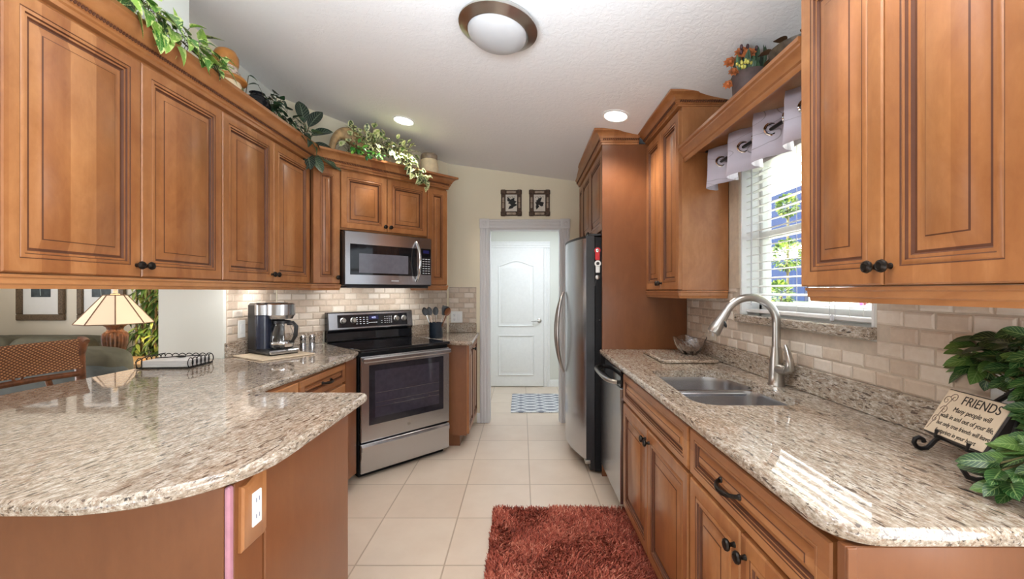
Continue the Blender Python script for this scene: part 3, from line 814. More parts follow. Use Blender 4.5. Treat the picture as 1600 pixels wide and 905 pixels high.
# ------------------------------------------------------------------ appliances
def text(parent, name, body, size, M, mat, ext=.0004, align='CENTER', shear=0):
    cu = bpy.data.curves.new(name, 'FONT'); cu.body = body; cu.size = size; cu.extrude = ext; cu.align_x = align; cu.align_y = 'CENTER'; cu.shear = shear
    cu.materials.append(mat); o = bpy.data.objects.new(name, cu); COL.objects.link(o)
    bpy.context.view_layer.update()
    me = bpy.data.meshes.new_from_object(o); bpy.data.objects.remove(o)
    o = bpy.data.objects.new(name, me); COL.objects.link(o)
    if parent: o.parent = parent
    o.matrix_local = M
    return o
M_print = plain('light_print', (.75, .75, .78, 1), .5, noise=.02)
# range: local frame turned 45 degrees, x along the front, y to the wall
RS = .207
x, y, _ = dg(RS, 0)
rg = thing('range', 'stainless electric range with black glass top in the diagonal corner', 'stove', (x, y, 0), R(45))
RW = .757
b = MB(); b.box(0, RW, -.318, .30, .03, .895, .003); b.box(.02, RW-.02, -.28, .28, 0, .03); b.build('body', M_blacktex, rg)
b = MB(); b.box(-.002, RW+.002, -.355, .262, .896, .917, .006); ck = b.build('cooktop', M_blackgloss, rg)
b = MB()
for (cx, cy, r_) in ((.20, -.20, .10), (.56, -.20, .115), (.20, .08, .08), (.56, .08, .075), (.38, .12, .05)):
    for q in (r_, r_*.62): b.lathe([(q, 0), (q+.0025, 0), (q+.0025, .0003), (q, .0003)], 40, (cx, cy, .9171), cap0=False, cap1=False)
b.build('burner_marks', plain('burner_grey', (.07, .07, .075, 1), .2, noise=.02), ck)
# oven door
b = MB(); b.box(.004, RW-.004, -.352, -.320, .262, .868, .006); od = b.build('oven_door', M_steelv, rg)
b = MB(); wz0, wz1, wx0_, wx1_ = .375, .805, .062, RW-.062
b.box(wx0_, wx1_, -.3535, -.345, wz0, wz1, .003); og = b.build('door_glass', M_ovenglass, od)
b = MB(); b.box(wx0_+.045, wx1_-.045, -.3542, -.353, wz0+.05, wz1-.045); b.build('inner_window', plain('oven_inner_glass', (.045, .04, .055, 1), .06, noise=.08), od, smooth=0)
b = MB()
for z in (.50, .53, .60):
    b.tube([(wx0_+.05, -.3546, z), (wx1_-.05, -.3546, z)], .0013, 6)
for xx in (.25, .40, .55): b.tube([(xx, -.3546, .50), (xx+.01, -.3546, .515), (xx+.02, -.3546, .50)], .0013, 6)
b.build('oven_rack', M_chrome, od)
b = MB(); pts = [(.012, -.372, .845), (RW-.012, -.372, .845)]
b.box(.008, RW-.008, -.392, -.366, .826, .862, .009); b.box(.02, .05, -.37, -.35, .835, .855); b.box(RW-.05, RW-.02, -.37, -.35, .835, .855); b.build('door_handle', M_steel, od)
b = MB(); b.lathe([(.014, 0), (.014, .001), (.009, .0012), (.004, .001)], 20, M=Tm((RW/2, -.352, .325), rx=R(90), sc=(1, .6, 1))); b.build('emblem', M_nickel, od)
b = MB(); b.box(.004, RW-.004, -.350, -.320, .045, .250, .005); dw_ = b.build('storage_drawer', M_steelv, rg)
b = MB()
rs = []
for i in range(17):
    u = i/16; xx = .01+(RW-.02)*u; d = .010+.014*math.sin(math.pi*u)
    rs.append([(xx, -.350, .198), (xx, -.350-d, .203), (xx, -.350-d, .232), (xx, -.350, .243)])
b.rings(rs); b.build('drawer_grip', M_steel, dw_, smooth=30)
# backguard
b = MB(); b.rings([[(xx, .262, .917), (xx, .245, .925), (xx, .250, .99), (xx, .232, 1.012), (xx, .248, 1.150), (xx, .258, 1.157), (xx, .300, 1.157), (xx, .300, .917)] for xx in (.0, RW)])
bg_ = b.build('backguard', M_blackgloss, rg, smooth=30)
tilt = math.atan2(.016, .138)
MBG = Tm((0, .231, 1.012), rx=-tilt)         # panel plane: x along, z up the tilted face
b = MB(); b.box(.004, RW-.004, -.004, .004, .004, .140, .003, M=MBG); cp = b.build('control_panel', M_steel, bg_)
b = MB(); b.box(.075, RW-.055, -.0065, -.003, .018, .122, .003, M=MBG); b.build('panel_glass', M_blackgloss, bg_)
b = MB(); b.box(.34, .425, -.0072, -.0064, .076, .108, M=MBG); b.build('display', emit('oven_display', (.02, .02, .2, 1), .12, (.01, .01, .03, 1)), bg_, smooth=0)
def flat(M, x, z, y): return M @ Matrix.Translation((x, y, z)) @ Matrix.Rotation(R(90), 4, 'X')
text(bg_, 'display_digits', '4:05', .022, flat(MBG, .383, .092, -.0074), M_led)
b = MB()
for gx in (.235, .265, .295, .325):
    for gz in (.045, .062, .079, .096):
        b.box(gx-.007, gx+.007, -.0070, -.0064, gz-.002, gz+.002, M=MBG)
for gx in (.455, .485, .505, .525, .545):
    for gz in (.045, .062, .079, .096):
        if (gx < .47) and gz > .07: continue
        b.box(gx-.005, gx+.005, -.0070, -.0064, gz-.002, gz+.002, M=MBG)
for gx in (.345, .365, .385, .405): b.box(gx-.008, gx+.008, -.0070, -.0064, .048, .053, M=MBG)
b.build('button_lettering', M_print, bg_, smooth=0)
for kx in (.120, .205, .595, .668):
    b = MB(); b.lathe([(.026, 0), (.025, .004), (.020, .006), (.019, .020), (.016, .023), (.001, .023)], 24, M=MBG @ Tm((kx, -.006, .075), rx=R(90)))
    b.box(-.0035, .0035, -.034, -.024, -.019, .019, .002, M=MBG @ Tm((kx, -.004, .075))); b.build('burner_knob', M_nickel, bg_)

# microwave over the range
x, y, _ = dg(.216, 0)
mw = thing('microwave', 'stainless over-range microwave hung under the short maple cabinet', 'microwave', (x, y, 0), R(45))
MW = .757; z0, z1 = 1.368, 1.786
b = MB(); b.box(0, MW, -.055, .318, z0+.004, z1, .003); b.build('case', M_black, mw)
def bowed(mb, x0, x1, za, zb, y0, bow, mat=0, n=12, th=.018):
    rs = []
    for i in range(n+1):
        u = i/n; xx = x0+(x1-x0)*u; U = (xx/MW)*2-1; yy = y0-bow*(1-U*U)
        rs.append([(xx, yy+th, za), (xx, yy, za+.003), (xx, yy, zb-.003), (xx, yy+th, zb)])
    mb.rings(rs, mat=mat)
b = MB(); bowed(b, .004, .628, z0+.012, z1-.002, -.066, .016); md_ = b.build('door', M_steelv, mw, smooth=30)
b = MB(); bowed(b, .630, .754, z0+.012, z1-.002, -.066, .016); mp = b.build('control_panel', M_steelv, mw, smooth=30)
b = MB(); bowed(b, .040, .605, z0+.085, z1-.095, -.0685, .016, th=.006); b.build('door_glass', M_blackgloss, md_, smooth=30)
b = MB(); bowed(b, .105, .52, z0+.100, z1-.165, -.0700, .016, th=.004); b.build('window_screen', M_greyglass, md_, smooth=30)
b = MB(); bowed(b, .648, .746, z0+.100, z1-.090, -.0685, .016, th=.006); kp = b.build('keypad', M_blackgloss, mp, smooth=30)
b = MB(); bowed(b, .668, .728, z1-.135, z1-.105, -.0695, .016, th=.003, n=3); b.build('display', emit('microwave_display', (.02, .02, .25, 1), .15, (.01, .01, .03, 1)), mp, smooth=0)
b = MB()
for i in range(3):
    for j in range(7):
        xx = .670+i*.028; zz = z0+.115+j*.020; U = xx/MW*2-1; yy = -.0694-.016*(1-U*U)
        b.box(xx-.009, xx+.009, yy-.0004, yy+.004, zz-.003, zz+.003)
b.build('key_markings', M_print, mp, smooth=0)
b = MB(); pts = []; rad = []
for i in range(15):
    u = i/14*2-1; pts.append((.600, -.078-.055*(1-u*u)**.8, z0+.21+u*.165)); rad.append(.010+.004*(1-u*u))
b.tube(pts, rad, 10); b.build('door_handle', M_chrome, md_)
b = MB(); b.box(.37, .435, -.0832, -.0815, z0+.040, z0+.047, M=Tm()); b.build('brand_plate', M_print, md_, smooth=0)
b = MB(); b.box(.02, MW-.02, -.045, .30, z0-.012, z0+.004, .002); b.build('underside_vent', M_black, mw)

# refrigerator: local x toward the camera (world -y), front facing world -x
FYF, FYN = 4.02, 3.098
fr_ = thing('refrigerator', 'stainless side-by-side refrigerator with black textured sides', 'refrigerator', (0, 0, 0))
b = MB(); b.box(.532, 1.165, FYN, FYF, .02, 1.722, .004); b.build('body', M_blacktex, fr_)
def fx(y_):                                   # bowed door face
    u = (y_-FYN)/(FYF-FYN); return .470-.100*math.sin(math.pi*min(1, max(0, u)))**.85
def fdoor(y0, y1, name):
    mb = MB(); rs = []; n = 16
    for i in range(n+1):
        yy = y0+(y1-y0)*i/n; f = fx(yy); e = .006 if i in (0, n) else 0
        rs.append([(f+e, yy, .105), (f+e, yy, 1.715), (.528, yy, 1.715), (.528, yy, .105)])
    mb.rings(rs); o = mb.build(name, M_steelv, fr_, smooth=25)
    mb = MB(); rs = []
    for i in range(n+1):
        yy = y0+(y1-y0)*i/n; f = fx(yy); rs.append([(f-.002, yy, 1.7155), (f-.002, yy, 1.732), (.528, yy, 1.732), (.528, yy, 1.7155)])
    mb.rings(rs); mb.build('door_cap', M_black, o, smooth=25); return o
FS = 3.62
d1 = fdoor(FYN+.003, FS-.003, 'near_door'); d2 = fdoor(FS+.003, FYF-.003, 'far_door')
b = MB(); b.box(.4695, .530, FYN-.0005, FYN+.0035, .105, 1.716); b.build('door_edge', M_black, d1, smooth=0)
for yy, o in ((FS-.055, d1), (FS+.055, d2)):
    b = MB(); pts = []; rad = []; sg = -1 if o is d1 else 1
    for i in range(19):
        u = i/18*2-1; k = (1-u*u)
        y2_ = FS+sg*(.012+.075*k); pts.append((fx(FS)-.014-.062*k**.8, y2_, .985+u*.335)); rad.append(.009+.006*k)
    b.tube(pts, rad, 10); b.build('door_handle', M_nickel, o)
b = MB(); b.box(.50, .535, FYN+.02, FYF-.02, .02, .10, .003); b.build('toe_grille', M_black, fr_)
for y0_, y1_ in ((FYN+.01, FYN+.09), (FYF-.09, FYF-.01)):
    b = MB(); b.box(.485, .62, y0_, y1_, 1.732, 1.748, .004); b.build('hinge_cover', M_black, fr_)
b = MB(); b.box(.462, .50, FYN-.001, FYN+.05, .075, .100, .003); b.build('foot_bracket', M_nickel, fr_)
def opener(name, label, z, mat, ring):
    o = thing(name, label, 'magnet', (.552, FYN, z), 0, None)
    return o
t_ = thing('bottle_opener', 'red magnetic bottle opener on the side of the refrigerator', 'magnet', (.550, FYN-.001, 1.600))
b = MB(); b.lathe([(.012, 0), (.022, 0), (.022, .006), (.012, .006)], 20, (0, 0, 0), M=Tm((0, 0, .025), rx=R(90)), cap0=False, cap1=False); b.box(-.017, .017, -.006, 0, -.045, .008, .003); b.build('handle', M_red, t_)
b = MB(); b.lathe([(.0125, 0), (.0125, .004), (.008, .005), (.001, .005)], 16, M=Tm((0, -.001, .025), rx=R(90))); b.build('bottle_cap_hook', M_chrome, t_)
t_ = thing('bottle_opener', 'white magnetic bottle opener on the side of the refrigerator', 'magnet', (.552, FYN-.001, 1.508))
b = MB(); b.lathe([(.012, 0), (.023, 0), (.023, .006), (.012, .006)], 20, M=Tm((0, 0, .022), rx=R(90)), cap0=False, cap1=False); b.box(-.015, .015, -.006, 0, -.045, .006, .003); b.build('handle', M_plastic_w, t_)
b = MB(); b.lathe([(.0125, 0), (.0125, .004), (.008, .005), (.001, .005)], 16, M=Tm((0, -.001, .022), rx=R(90))); b.build('bottle_cap_hook', M_black, t_)
t_ = thing('key_hook', 'small steel magnet with a dark tag on the refrigerator side', 'magnet', (.550, FYN-.001, 1.42))
b = MB(); b.lathe([(.016, 0), (.016, .005), (.010, .008), (.001, .008)], 18, M=Tm((0, 0, .01), rx=R(90))); b.build('magnet_disc', M_nickel, t_)
b = MB(); b.box(-.012, -.004, -.004, 0, -.06, .006, .001, M=Tm(ry=R(14))); b.build('dark_tag', M_black, t_)

# dishwasher
dwr = thing('dishwasher', 'stainless dishwasher with a bowed bar handle beside the refrigerator', 'dishwasher', (0, 0, 0))
b = MB(); b.box(.60, 1.17, 2.444, 3.054, .10, .872); b.box(.66, .68, 2.444, 3.054, 0, .10); b.build('tub', M_black, dwr, smooth=0)
b = MB(); b.box(.566, .598, 2.447, 3.052, .105, .770, .004); dd_ = b.build('door', M_steelv, dwr)
b = MB(); b.box(.568, .598, 2.447, 3.052, .773, .872, .004); dp_ = b.build('control_strip', M_blackgloss, dwr)
b = MB(); pts = []
for i in range(15):
    u = i/14*2-1; pts.append((.560-.055*(1-u**4)**.6, 2.75+u*.27, .800))
b.tube(pts, .0135, 10); b.build('door_handle', M_nickel, dwr)

# ------------------------------------------------------------------ ceiling lamps
def ceil_axis(x, y):
    n = Vector((-.138*-1, -.028*-1, 1)).normalized()   # plane z = c - .138x - .028y
    return Matrix.Translation((x, y, cz(x, y))) @ n.to_track_quat('Z', 'Y').to_matrix().to_4x4()
M_ = ceil_axis(-.105, 2.0)
dm = thing('dome_light', 'flush dome ceiling light with a brushed nickel rim', 'ceiling light', (-.105, 2.0, cz(-.105, 2.0)))
L0 = M_.to_3x3().to_4x4()
b = MB(); b.lathe([(.150, 0), (.168, -.010), (.180, -.026), (.186, -.034), (.186, -.040), (.180, -.043), (.172, -.046), (.150, -.062), (.141, -.064), (.138, -.060)], 48, M=L0, cap1=False); b.build('nickel_rim', M_nickel, dm)
b = MB(); pr = [(.1395, -.058)]+[(.1395*math.cos(a), -.060-.062*math.sin(a)) for a in [R(8*i) for i in range(1, 11)]]+[(.002, -.1222)]
b.lathe(pr, 40, M=L0); b.build('frosted_dome', plain('frosted_glass', S(182, 180, 180), .28, noise=.01), dm)
for lab, x, y in (('round recessed ceiling light above the left wall cabinets', -.927, 3.36), ('round recessed ceiling light beside the tall right cabinet', .615, 2.79)):
    t_ = thing('recessed_light', lab, 'ceiling light', (x, y, cz(x, y)), 0, 'recessed ceiling lights')
    b = MB(); b.lathe([(.090, -.0005), (.090, -.004), (.080, -.007), (.073, -.004)], 36, M=L0, cap0=False, cap1=False); b.build('trim_ring', M_white, t_)
    b = MB(); b.lathe([(.074, -.0035), (.03, -.0045), (.001, -.0045)], 36, M=L0, cap0=False); b.build('lens', M_bulb, t_)
    spot('downlight', (x, y, cz(x, y)-.05), 22)

for x, y in ((-.75, .75), (.62, .85)): spot('downlight', (x, y, cz(x, y)-.05), 20)      # unseen spots added above the frame to brighten the floor; no cans built
# ------------------------------------------------------------------ wall plates
def plate(name, label, cat, loc, rz, kind, w=.072, h=.116, mat=None):
    t = thing(name, label, cat, loc, rz)
    b = MB(); b.box(-w/2, w/2, -.006, 0, -h/2, h/2, .0025); b.build('cover_plate', mat or M_plastic_w, t)
    n = max(1, round(w/.07)); 
    for i in range(n):
        cx = (i-(n-1)/2)*.046
        k = kind[i % len(kind)]
        if k == 'switch':
            b = MB(); b.box(cx-.016, cx+.016, -.009, -.005, -.033, .033, .002, M=Tm(rx=R(3))); b.build('rocker', M_white, t)
        else:
            b = MB()
            for dz in (-.022, .022): b.box(cx-.016, cx+.016, -.0075, -.005, dz-.016, dz+.016, .003)
            b.build('socket', M_white, t)
            b = MB()
            for dz in (-.022, .022):
                b.box(cx-.007, cx-.005, -.0080, -.0072, dz-.004, dz+.006); b.box(cx+.005, cx+.007, -.0080, -.0072, dz-.004, dz+.006); b.lathe([(.0025, 0), (.0025, .0008)], 10, M=Tm((cx, -.0072, dz-.009), rx=R(90)))
            b.build('slots', M_black, t, smooth=0)
    return t
plate('light_switch', 'white rocker switch on the tile left of the coffee maker', 'switch', (LW+.010, 2.80, 1.082), R(90), ['switch'])
plate('wall_outlet', 'white double wall plate on the tile by the utensil crock', 'outlet', (-.655, BACK-.010, 1.068), 0, ['socket', 'switch'], w=.116)
plate('wall_outlet', 'pale wall plate on the right tile between cabinet and faucet', 'outlet', (WALLR-.010, 2.62, 1.085), R(-90), ['switch'], mat=plain('almond_plastic', S(224, 214, 196), .4, noise=.01))
plate('wall_outlet', 'white outlet on the tile behind the green plant', 'outlet', (WALLR-.010, 1.035, 1.068), R(-90), ['socket'])
t = thing('wall_outlet', 'white outlet on a shaped maple backplate at the peninsula end', 'outlet', (PX, 1.066, .79), R(90))
b = MB()
pl = [(-.050, -.085), (.040, -.085), (.048, -.078), (.048, .080), (.010, .084), (-.030, .070), (-.048, .072)]
b.rings([[(x, 0, z) for x, z in pl], [(x, -.007, z) for x, z in pl], [(x*.90, -.012, z*.92) for x, z in pl]], cap0=False); b.build('wood_backplate', M_wood, t)
b = MB(); b.box(-.018, .018, -.0165, -.011, -.042, .042, .002); b.build('socket', M_plastic_w, t)
b = MB()
for dz in (-.020, .020):
    b.box(-.007, -.005, -.0172, -.016, dz-.004, dz+.006); b.box(.005, .007, -.0172, -.016, dz-.004, dz+.006)
b.build('slots', plain('grey_slot', S(120, 130, 160), .5), t, smooth=0)

# ------------------------------------------------------------------ coffee counter
CZT = .9145
cm = thing('coffee_maker', 'black and steel drip coffee maker with a glass carafe', 'coffee maker', (-1.63, 2.80, CZT+.011), R(58))
b = MB(); b.box(-.095, .095, .02, .135, .0, .325, .012); b.build('water_tank', M_black, cm)
b = MB(); b.box(-.098, .098, -.145, .13, 0, .034, .012); b.build('base', M_black, cm)
b = MB(); b.box(-.094, .094, -.1465, -.02, .006, .030, .006); b.build('base_band', M_steelv, cm)
b = MB(); b.lathe([(.050, .034), (.050, .245), (.046, .25)], 24, (-.048, .02, 0)); b.build('side_column', M_navy, cm)
b = MB(); b.lathe([(.052, .25), (.052, .315), (.046, .32)], 24, (-.048, .02, 0)); b.build('column_cap', M_steelv, cm)
b = MB(); b.lathe([(.070, .225), (.076, .24), (.084, .25), (.084, .318), (.07, .325)], 28, (.018, -.06, 0)); b.build('brew_basket', M_steelv, cm)
b = MB(); b.box(-.07, .095, -.03, .10, .30, .328, .010); b.build('top_lid', M_black, cm)
b = MB(); b.lathe([(.060, .036), (.066, .045), (.070, .09), (.066, .13), (.052, .17), (.046, .19), (.049, .20)], 28, (.018, -.075, 0)); b.lathe([(.046, .20), (.044, .19), (.050, .168), (.063, .13), (.067, .09), (.063, .047), (.055, .040)], 28, (.018, -.075, 0)); ca = b.build('carafe', M_glass, cm)
b = MB(); b.lathe([(.051, .195), (.051, .212), (.03, .218), (.005, .218)], 24, (.018, -.075, 0)); b.build('carafe_lid', M_black, ca)
b = MB(); b.lathe([(.0705, .062), (.072, .066), (.072, .074), (.0705, .078)], 28, (.018, -.075, 0), cap0=False, cap1=False); b.build('carafe_band', M_chrome, ca)
b = MB(); b.tube([(.03, -.118, .195), (.04, -.165, .20), (.047, -.185, .18), (.047, -.180, .12), (.040, -.155, .082), (.034, -.142, .078)], [.009, .010, .011, .010, .008, .007], 10, flat=1.3); b.build('carafe_handle', M_black, ca)
b = MB(); b.box(-.19, .15, -.235, .12, 0, .009, .004); tag(b.build('counter_mat', plain('cream_mat', S(226, 206, 178), .6), loc=(-1.63, 2.80, CZT), rot=(0, 0, R(58))), 'thin cream board under the coffee maker', 'board')
for i, (lab, x, y) in enumerate((('steel shaker nearer the coffee maker', -1.560, 3.045), ('steel shaker nearer the range', -1.515, 3.085))):
    t = thing('shaker', lab, 'shaker', (x, y, CZT), 0, 'steel shakers by the range')
    b = MB(); b.lathe([(.021, 0), (.021, .030), (.019, .034), (.018, .052), (.020, .056), (.020, .078)], 20); b.build('body', M_steel, t)
    b = MB(); b.lathe([(.0205, .079), (.022, .084), (.021, .096), (.014, .104), (.002, .106)], 20); b.build('cap', M_chrome, t)
t = thing('napkin_tray', 'white napkins in a black scrolled wire tray by the white wall', 'tray', (-1.905, 2.36, CZT), R(4))
b = MB()
for k in range(7): b.box(-.125, .105, -.075, .095, .008+k*.005, .0122+k*.005, .0015, M=Tm(rz=R(random.uniform(-1, 1))))
b.build('napkins', plain('paper_napkin', S(244, 244, 242), .8, noise=.01), t)
b = MB(); r_ = .0028
b.tube([(-.14, -.09, .004), (.12, -.09, .004), (.12, .11, .004), (-.14, .11, .004)], r_, 6, closed=True)
for (p0, p1, n) in (((.12, -.09), (.12, .11), 6), ((-.14, -.09), (-.14, .11), 6), ((-.14, .11), (.12, .11), 7)):
    for k in range(n):
        u = (k+.5)/n; cx = p0[0]+(p1[0]-p0[0])*u; cy = p0[1]+(p1[1]-p0[1])*u
        dx = (p1[0]-p0[0]); dy = (p1[1]-p0[1]); L = math.hypot(dx, dy); dx /= L; dy /= L; rr = L/n*.62
        b.tube([(cx+dx*rr*math.cos(a), cy+dy*rr*math.cos(a), .030+.027*math.sin(a)) for a in [2*math.pi*i/16 for i in range(16)]], .0024, 6, closed=True)
b.tube([(-.14, -.09, .004), (-.145, -.09, .04), (-.14, -.02, .062), (-.14, .11, .058)], r_, 6)
b.build('wire_frame', M_iron, t)
b = MB(); b.tube([(-.10, -.02, .05), (-.02, .02, .050), (.03, .05, .050), (.09, .06, .052)], .006, 8, flat=.5); b.ell((.0, .03, .05), .03, .012, .006); b.build('weight_bar', M_iron, t)
# utensil crock
cr = thing('utensil_crock', 'dark blue crock of utensils by the range', 'crock', (-.762, 3.80, CZT))
b = MB(); b.lathe([(.056, 0), (.060, .006), (.060, .132), (.062, .138), (.055, .138), (.054, .02), (.001, .018)], 28); b.build('jar', plain('dark_blue_glaze', S(40, 50, 62), .25, noise=.1), cr)
ut = [('spatula', 'slotted black spatula tallest in the crock', (.02, .01), (.10, .02), 'spat', M_black), ('ladle', 'black ladle leaning left in the crock', (-.02, 0), (-.09, .02), 'oval', M_black),
      ('spoon', 'black cooking spoon upright in the crock', (-.005, .02), (-.02, .05), 'oval', M_black), ('serving_spoon', 'dark spoon leaning farthest left out of the crock', (-.03, .0), (-.13, -.02), 'oval', M_black),
      ('wooden_spoon', 'reddish wooden spoon leaning right in the crock', (.03, -.01), (.155, -.03), 'oval', M_panelw)]
for nm, lab, p0, p1, kind, mt in ut:
    t = thing(nm, lab, 'utensil', (-.762, 3.80, CZT))
    A = Vector((p0[0]*.7, p0[1], .02)); B = Vector((p1[0]*.62, p1[1], .20)); d = (B-A).normalized(); up = 'handle'
    b = MB(); b.tube([A, B], [.004, .005], 8); b.build('handle', M_chrome if mt is M_black else mt, t)
    b = MB(); u = Vector((1, .35, 0)).normalized(); u = (u-d*u.dot(d)).normalized()
    L = .075 if kind == 'oval' else .085
    rs = []
    for k in range(9):
        q = k/8; ww = (.026*math.sin(math.pi*min(.98, .08+q*.9))**.6) if kind == 'oval' else (.014+.016*min(1, q*1.6))
        c = B+d*(L*q); n = d.cross(u)
        rs.append([c+u*ww-n*.002, c+u*ww+n*.002, c+n*(.002+(.006 if kind == 'oval' else 0)), c-u*ww+n*.002, c-u*ww-n*.002, c-n*(.002-(.006 if kind == 'oval' else 0))])
    b.rings(rs); b.build('head', mt, t, smooth=50)

# ------------------------------------------------------------------ right counter things
b = MB(); sb = round_poly([(-.165, -.22), (.165, -.22), (.165, .22), (-.165, .22)], [.03]*4, 5)
def stone_board(): 
    rs = [[(x, y, z) for x, y in offset_poly(sb, i)] for i, z in ((.006, 0), (0, .005), (0, .014), (.006, .020))]
    b.rings(rs)
stone_board(); tag(b.build('cutting_board', M_granite, loc=(.975, 2.66, CZT+.0005), smooth=30), 'granite slab board lying behind the sink', 'board')
t = thing('glass_bowl', 'scalloped clear glass bowl standing on the granite board', 'bowl', (1.055, 2.68, CZT+.0206))
def lob(prof, n, k):
    rs = []
    for r_, z in prof:
        rs.append([(r_*(1+k*r_/.1*math.cos(8*a+z*18))*math.cos(a), r_*(1+k*r_/.1*math.cos(8*a+z*18))*math.sin(a), z+(.012*math.cos(4*a) if z > .08 else 0)) for a in [2*math.pi*i/n for i in range(n)]])
    return rs
b = MB(); b.rings(lob([(.04, 0), (.048, .004), (.07, .03), (.088, .065), (.098, .10), (.094, .102), (.082, .066), (.064, .034), (.04, .012), (.004, .009)], 48, .05)); b.build('bowl', M_glass, t)
b = MB()
for k in range(6):
    a0 = k*.35
    b.tube([(.062*math.cos(a0+j*.12), .062*math.sin(a0+j*.12), .032+j*.011) for j in range(6)], .0022, 6)
for q in (b,): q.build('cut_ribs', glassmat('frosted_cut_glass', (1, 1, 1, 1), .25), t)

# plaque on an easel
ex, ey = 1.050, 1.010
az = math.atan2(.243, .14) 
# local: x along the plaque from far to near, -y toward the viewer
rzp = R(-103)
es = thing('display_easel', 'black scrolled iron easel holding the friends plaque', 'easel', (ex, ey, CZT), rzp)
LEAN = R(30)
def Pl(x, y, z): return Tm((0, -.005, .047), rx=-LEAN) @ Vector((x, y, z))
b = MB(); r_ = .0055
for sx in (-1, 1):
    pts = [Pl(.02+sx*.006, .016, .185), Pl(.01+sx*.045, .016, .11), Pl(sx*.085, .016, .02), Pl(sx*.098, .012, -.014)]
    end = pts[-1]
    x0_ = sx*.100
    k0 = .75 if sx < 0 else 1.15
    for (yy, zz) in ((-.010, .020), (-.022, .008), (-.038, .005), (-.052, .010), (-.060, .024), (-.056, .038), (-.044, .044), (-.033, .038), (-.030, .028)):
        pts.append((x0_, end.y+yy*k0, .001+zz*k0))
    b.tube(pts, r_, 8)
b.tube([Pl(-.09, .016, 0), Pl(.09, .016, 0)], r_, 8)
b.tube([Pl(.02, .018, .18), (.02, .118, .006)], r_, 8)
b.ell(Pl(.02, .016, .19), .012, .010, .012)
for sx in (-.055, .045): b.tube([Pl(sx, .016, 0), Pl(sx, -.022, -.006), Pl(sx, -.026, .010)], .004, 8)
b.build('wire_stand', M_iron, es)
pq = thing('plaque', 'cream friends plaque with black lettering standing on an iron easel', 'plaque', (ex, ey, CZT), rzp)
pq.matrix_basis = Tm((1.066, 1.036, CZT), rz=R(-98)) @ Tm((0, -.010, .041), rx=-LEAN)
KS = .63
b = MB(); b.box(-.138*KS, .138*KS, -.016, .008, .002, .130, .003); b.build('board', plain('slate_edge', S(58, 50, 48), .6, noise=.2), pq)
b = MB(); b.box(-.132*KS, .132*KS, -.0175, -.015, .005, .127, .001); b.build('face', plain('cream_plaque_face', S(214, 194, 166), .55, noise=.06, nscale=12), pq)
M_ink = plain('black_ink', S(40, 32, 28), .6)
def ptext(s_, x, z, size, sh=0, wd=1): text(pq, 'lettering', s_, size, Matrix.Translation((x*KS, -.0179, z)) @ Matrix.Rotation(R(90), 4, 'X') @ Matrix.Diagonal((wd, 1, 1, 1)), M_ink, .0003, shear=sh)
ptext('FRIENDS', .030, .107, .033, 0, .80)
ptext('Many people will', .018, .079, .0185, .1, .80); ptext('walk in and out of your life,', .014, .057, .0175, .1, .74)
ptext('but only true friends will leave', .018, .036, .0160, .1, .73); ptext('footprints in your heart', .006, .016, .0160, .1, .73)
b = MB()
for k, (sx, sz, s_) in enumerate(((-.112, .118, 1), (-.098, .085, -1), (-.112, .05, 1), (-.085, .13, -1))):
    pts = []
    for i in range(18):
        a = i*.5; rr = .020*math.exp(-i*.10)
        pts.append(((sx+s_*rr*math.cos(a))*KS, -.0178, (sz+rr*math.sin(a))*.82))
    b.tube(pts, .0008, 5)
b.tube([(-.122*KS, -.0178, .012), (-.112*KS, -.0178, .04), (-.104*KS, -.0178, .075), (-.09*KS, -.0178, .110)], .0007, 5)
b.build('scroll_print', plain('brown_ink', S(120, 98, 84), .6), pq)
# ------------------------------------------------------------------ window dressing
bl = thing('window_blind', 'white horizontal slat blind in the sink window', 'blind', (WALLR+.045, (WY0+WY1)/2, 0))
hw = (WY1-WY0)/2-.016
b = MB()
z = WZ0+.065
while z < WZ1-.06:
    b.rings([[(-.024, y_, z-.004), (0, y_, z+.002), (.024, y_, z+.004), (.024, y_, z+.007), (0, y_, z+.005), (-.024, y_, z-.001)] for y_ in (-hw, hw)]); z += .0415
b.build('slats', M_white, bl, smooth=25)
b = MB(); b.box(-.026, .026, -hw, hw, WZ0+.012, WZ0+.030, .004); b.build('bottom_rail', M_white, bl)
b = MB(); b.box(-.03, .03, -hw, hw, WZ1-.06, WZ1-.014, .003); b.build('head_rail', M_white, bl)
b = MB()
for yy in (-hw+.12, .0, hw-.12):
    for xx in (-.026, .026): b.tube([(xx, yy, WZ0+.03), (xx, yy, WZ1-.05)], .0012, 5)
b.build('ladder_cords', M_plastic_w, bl)
b = MB(); b.tube([(-.034, hw-.07, WZ1-.06), (-.036, hw-.07, WZ0+.05)], .0035, 8); b.tube([(-.034, -hw+.18, WZ1-.06), (-.036, -hw+.18, WZ0+.03)], .0014, 5); b.tube([(-.034, -hw+.20, WZ1-.06), (-.036, -hw+.21, WZ0+.03)], .0014, 5)
b.lathe([(.002, 0), (.007, -.006), (.008, -.022), (.003, -.028)], 10, (-.036, -hw+.195, WZ0+.034)); b.build('tilt_wand', plain('clear_wand', (.6, .6, .62, 1), .2, noise=.02), bl)

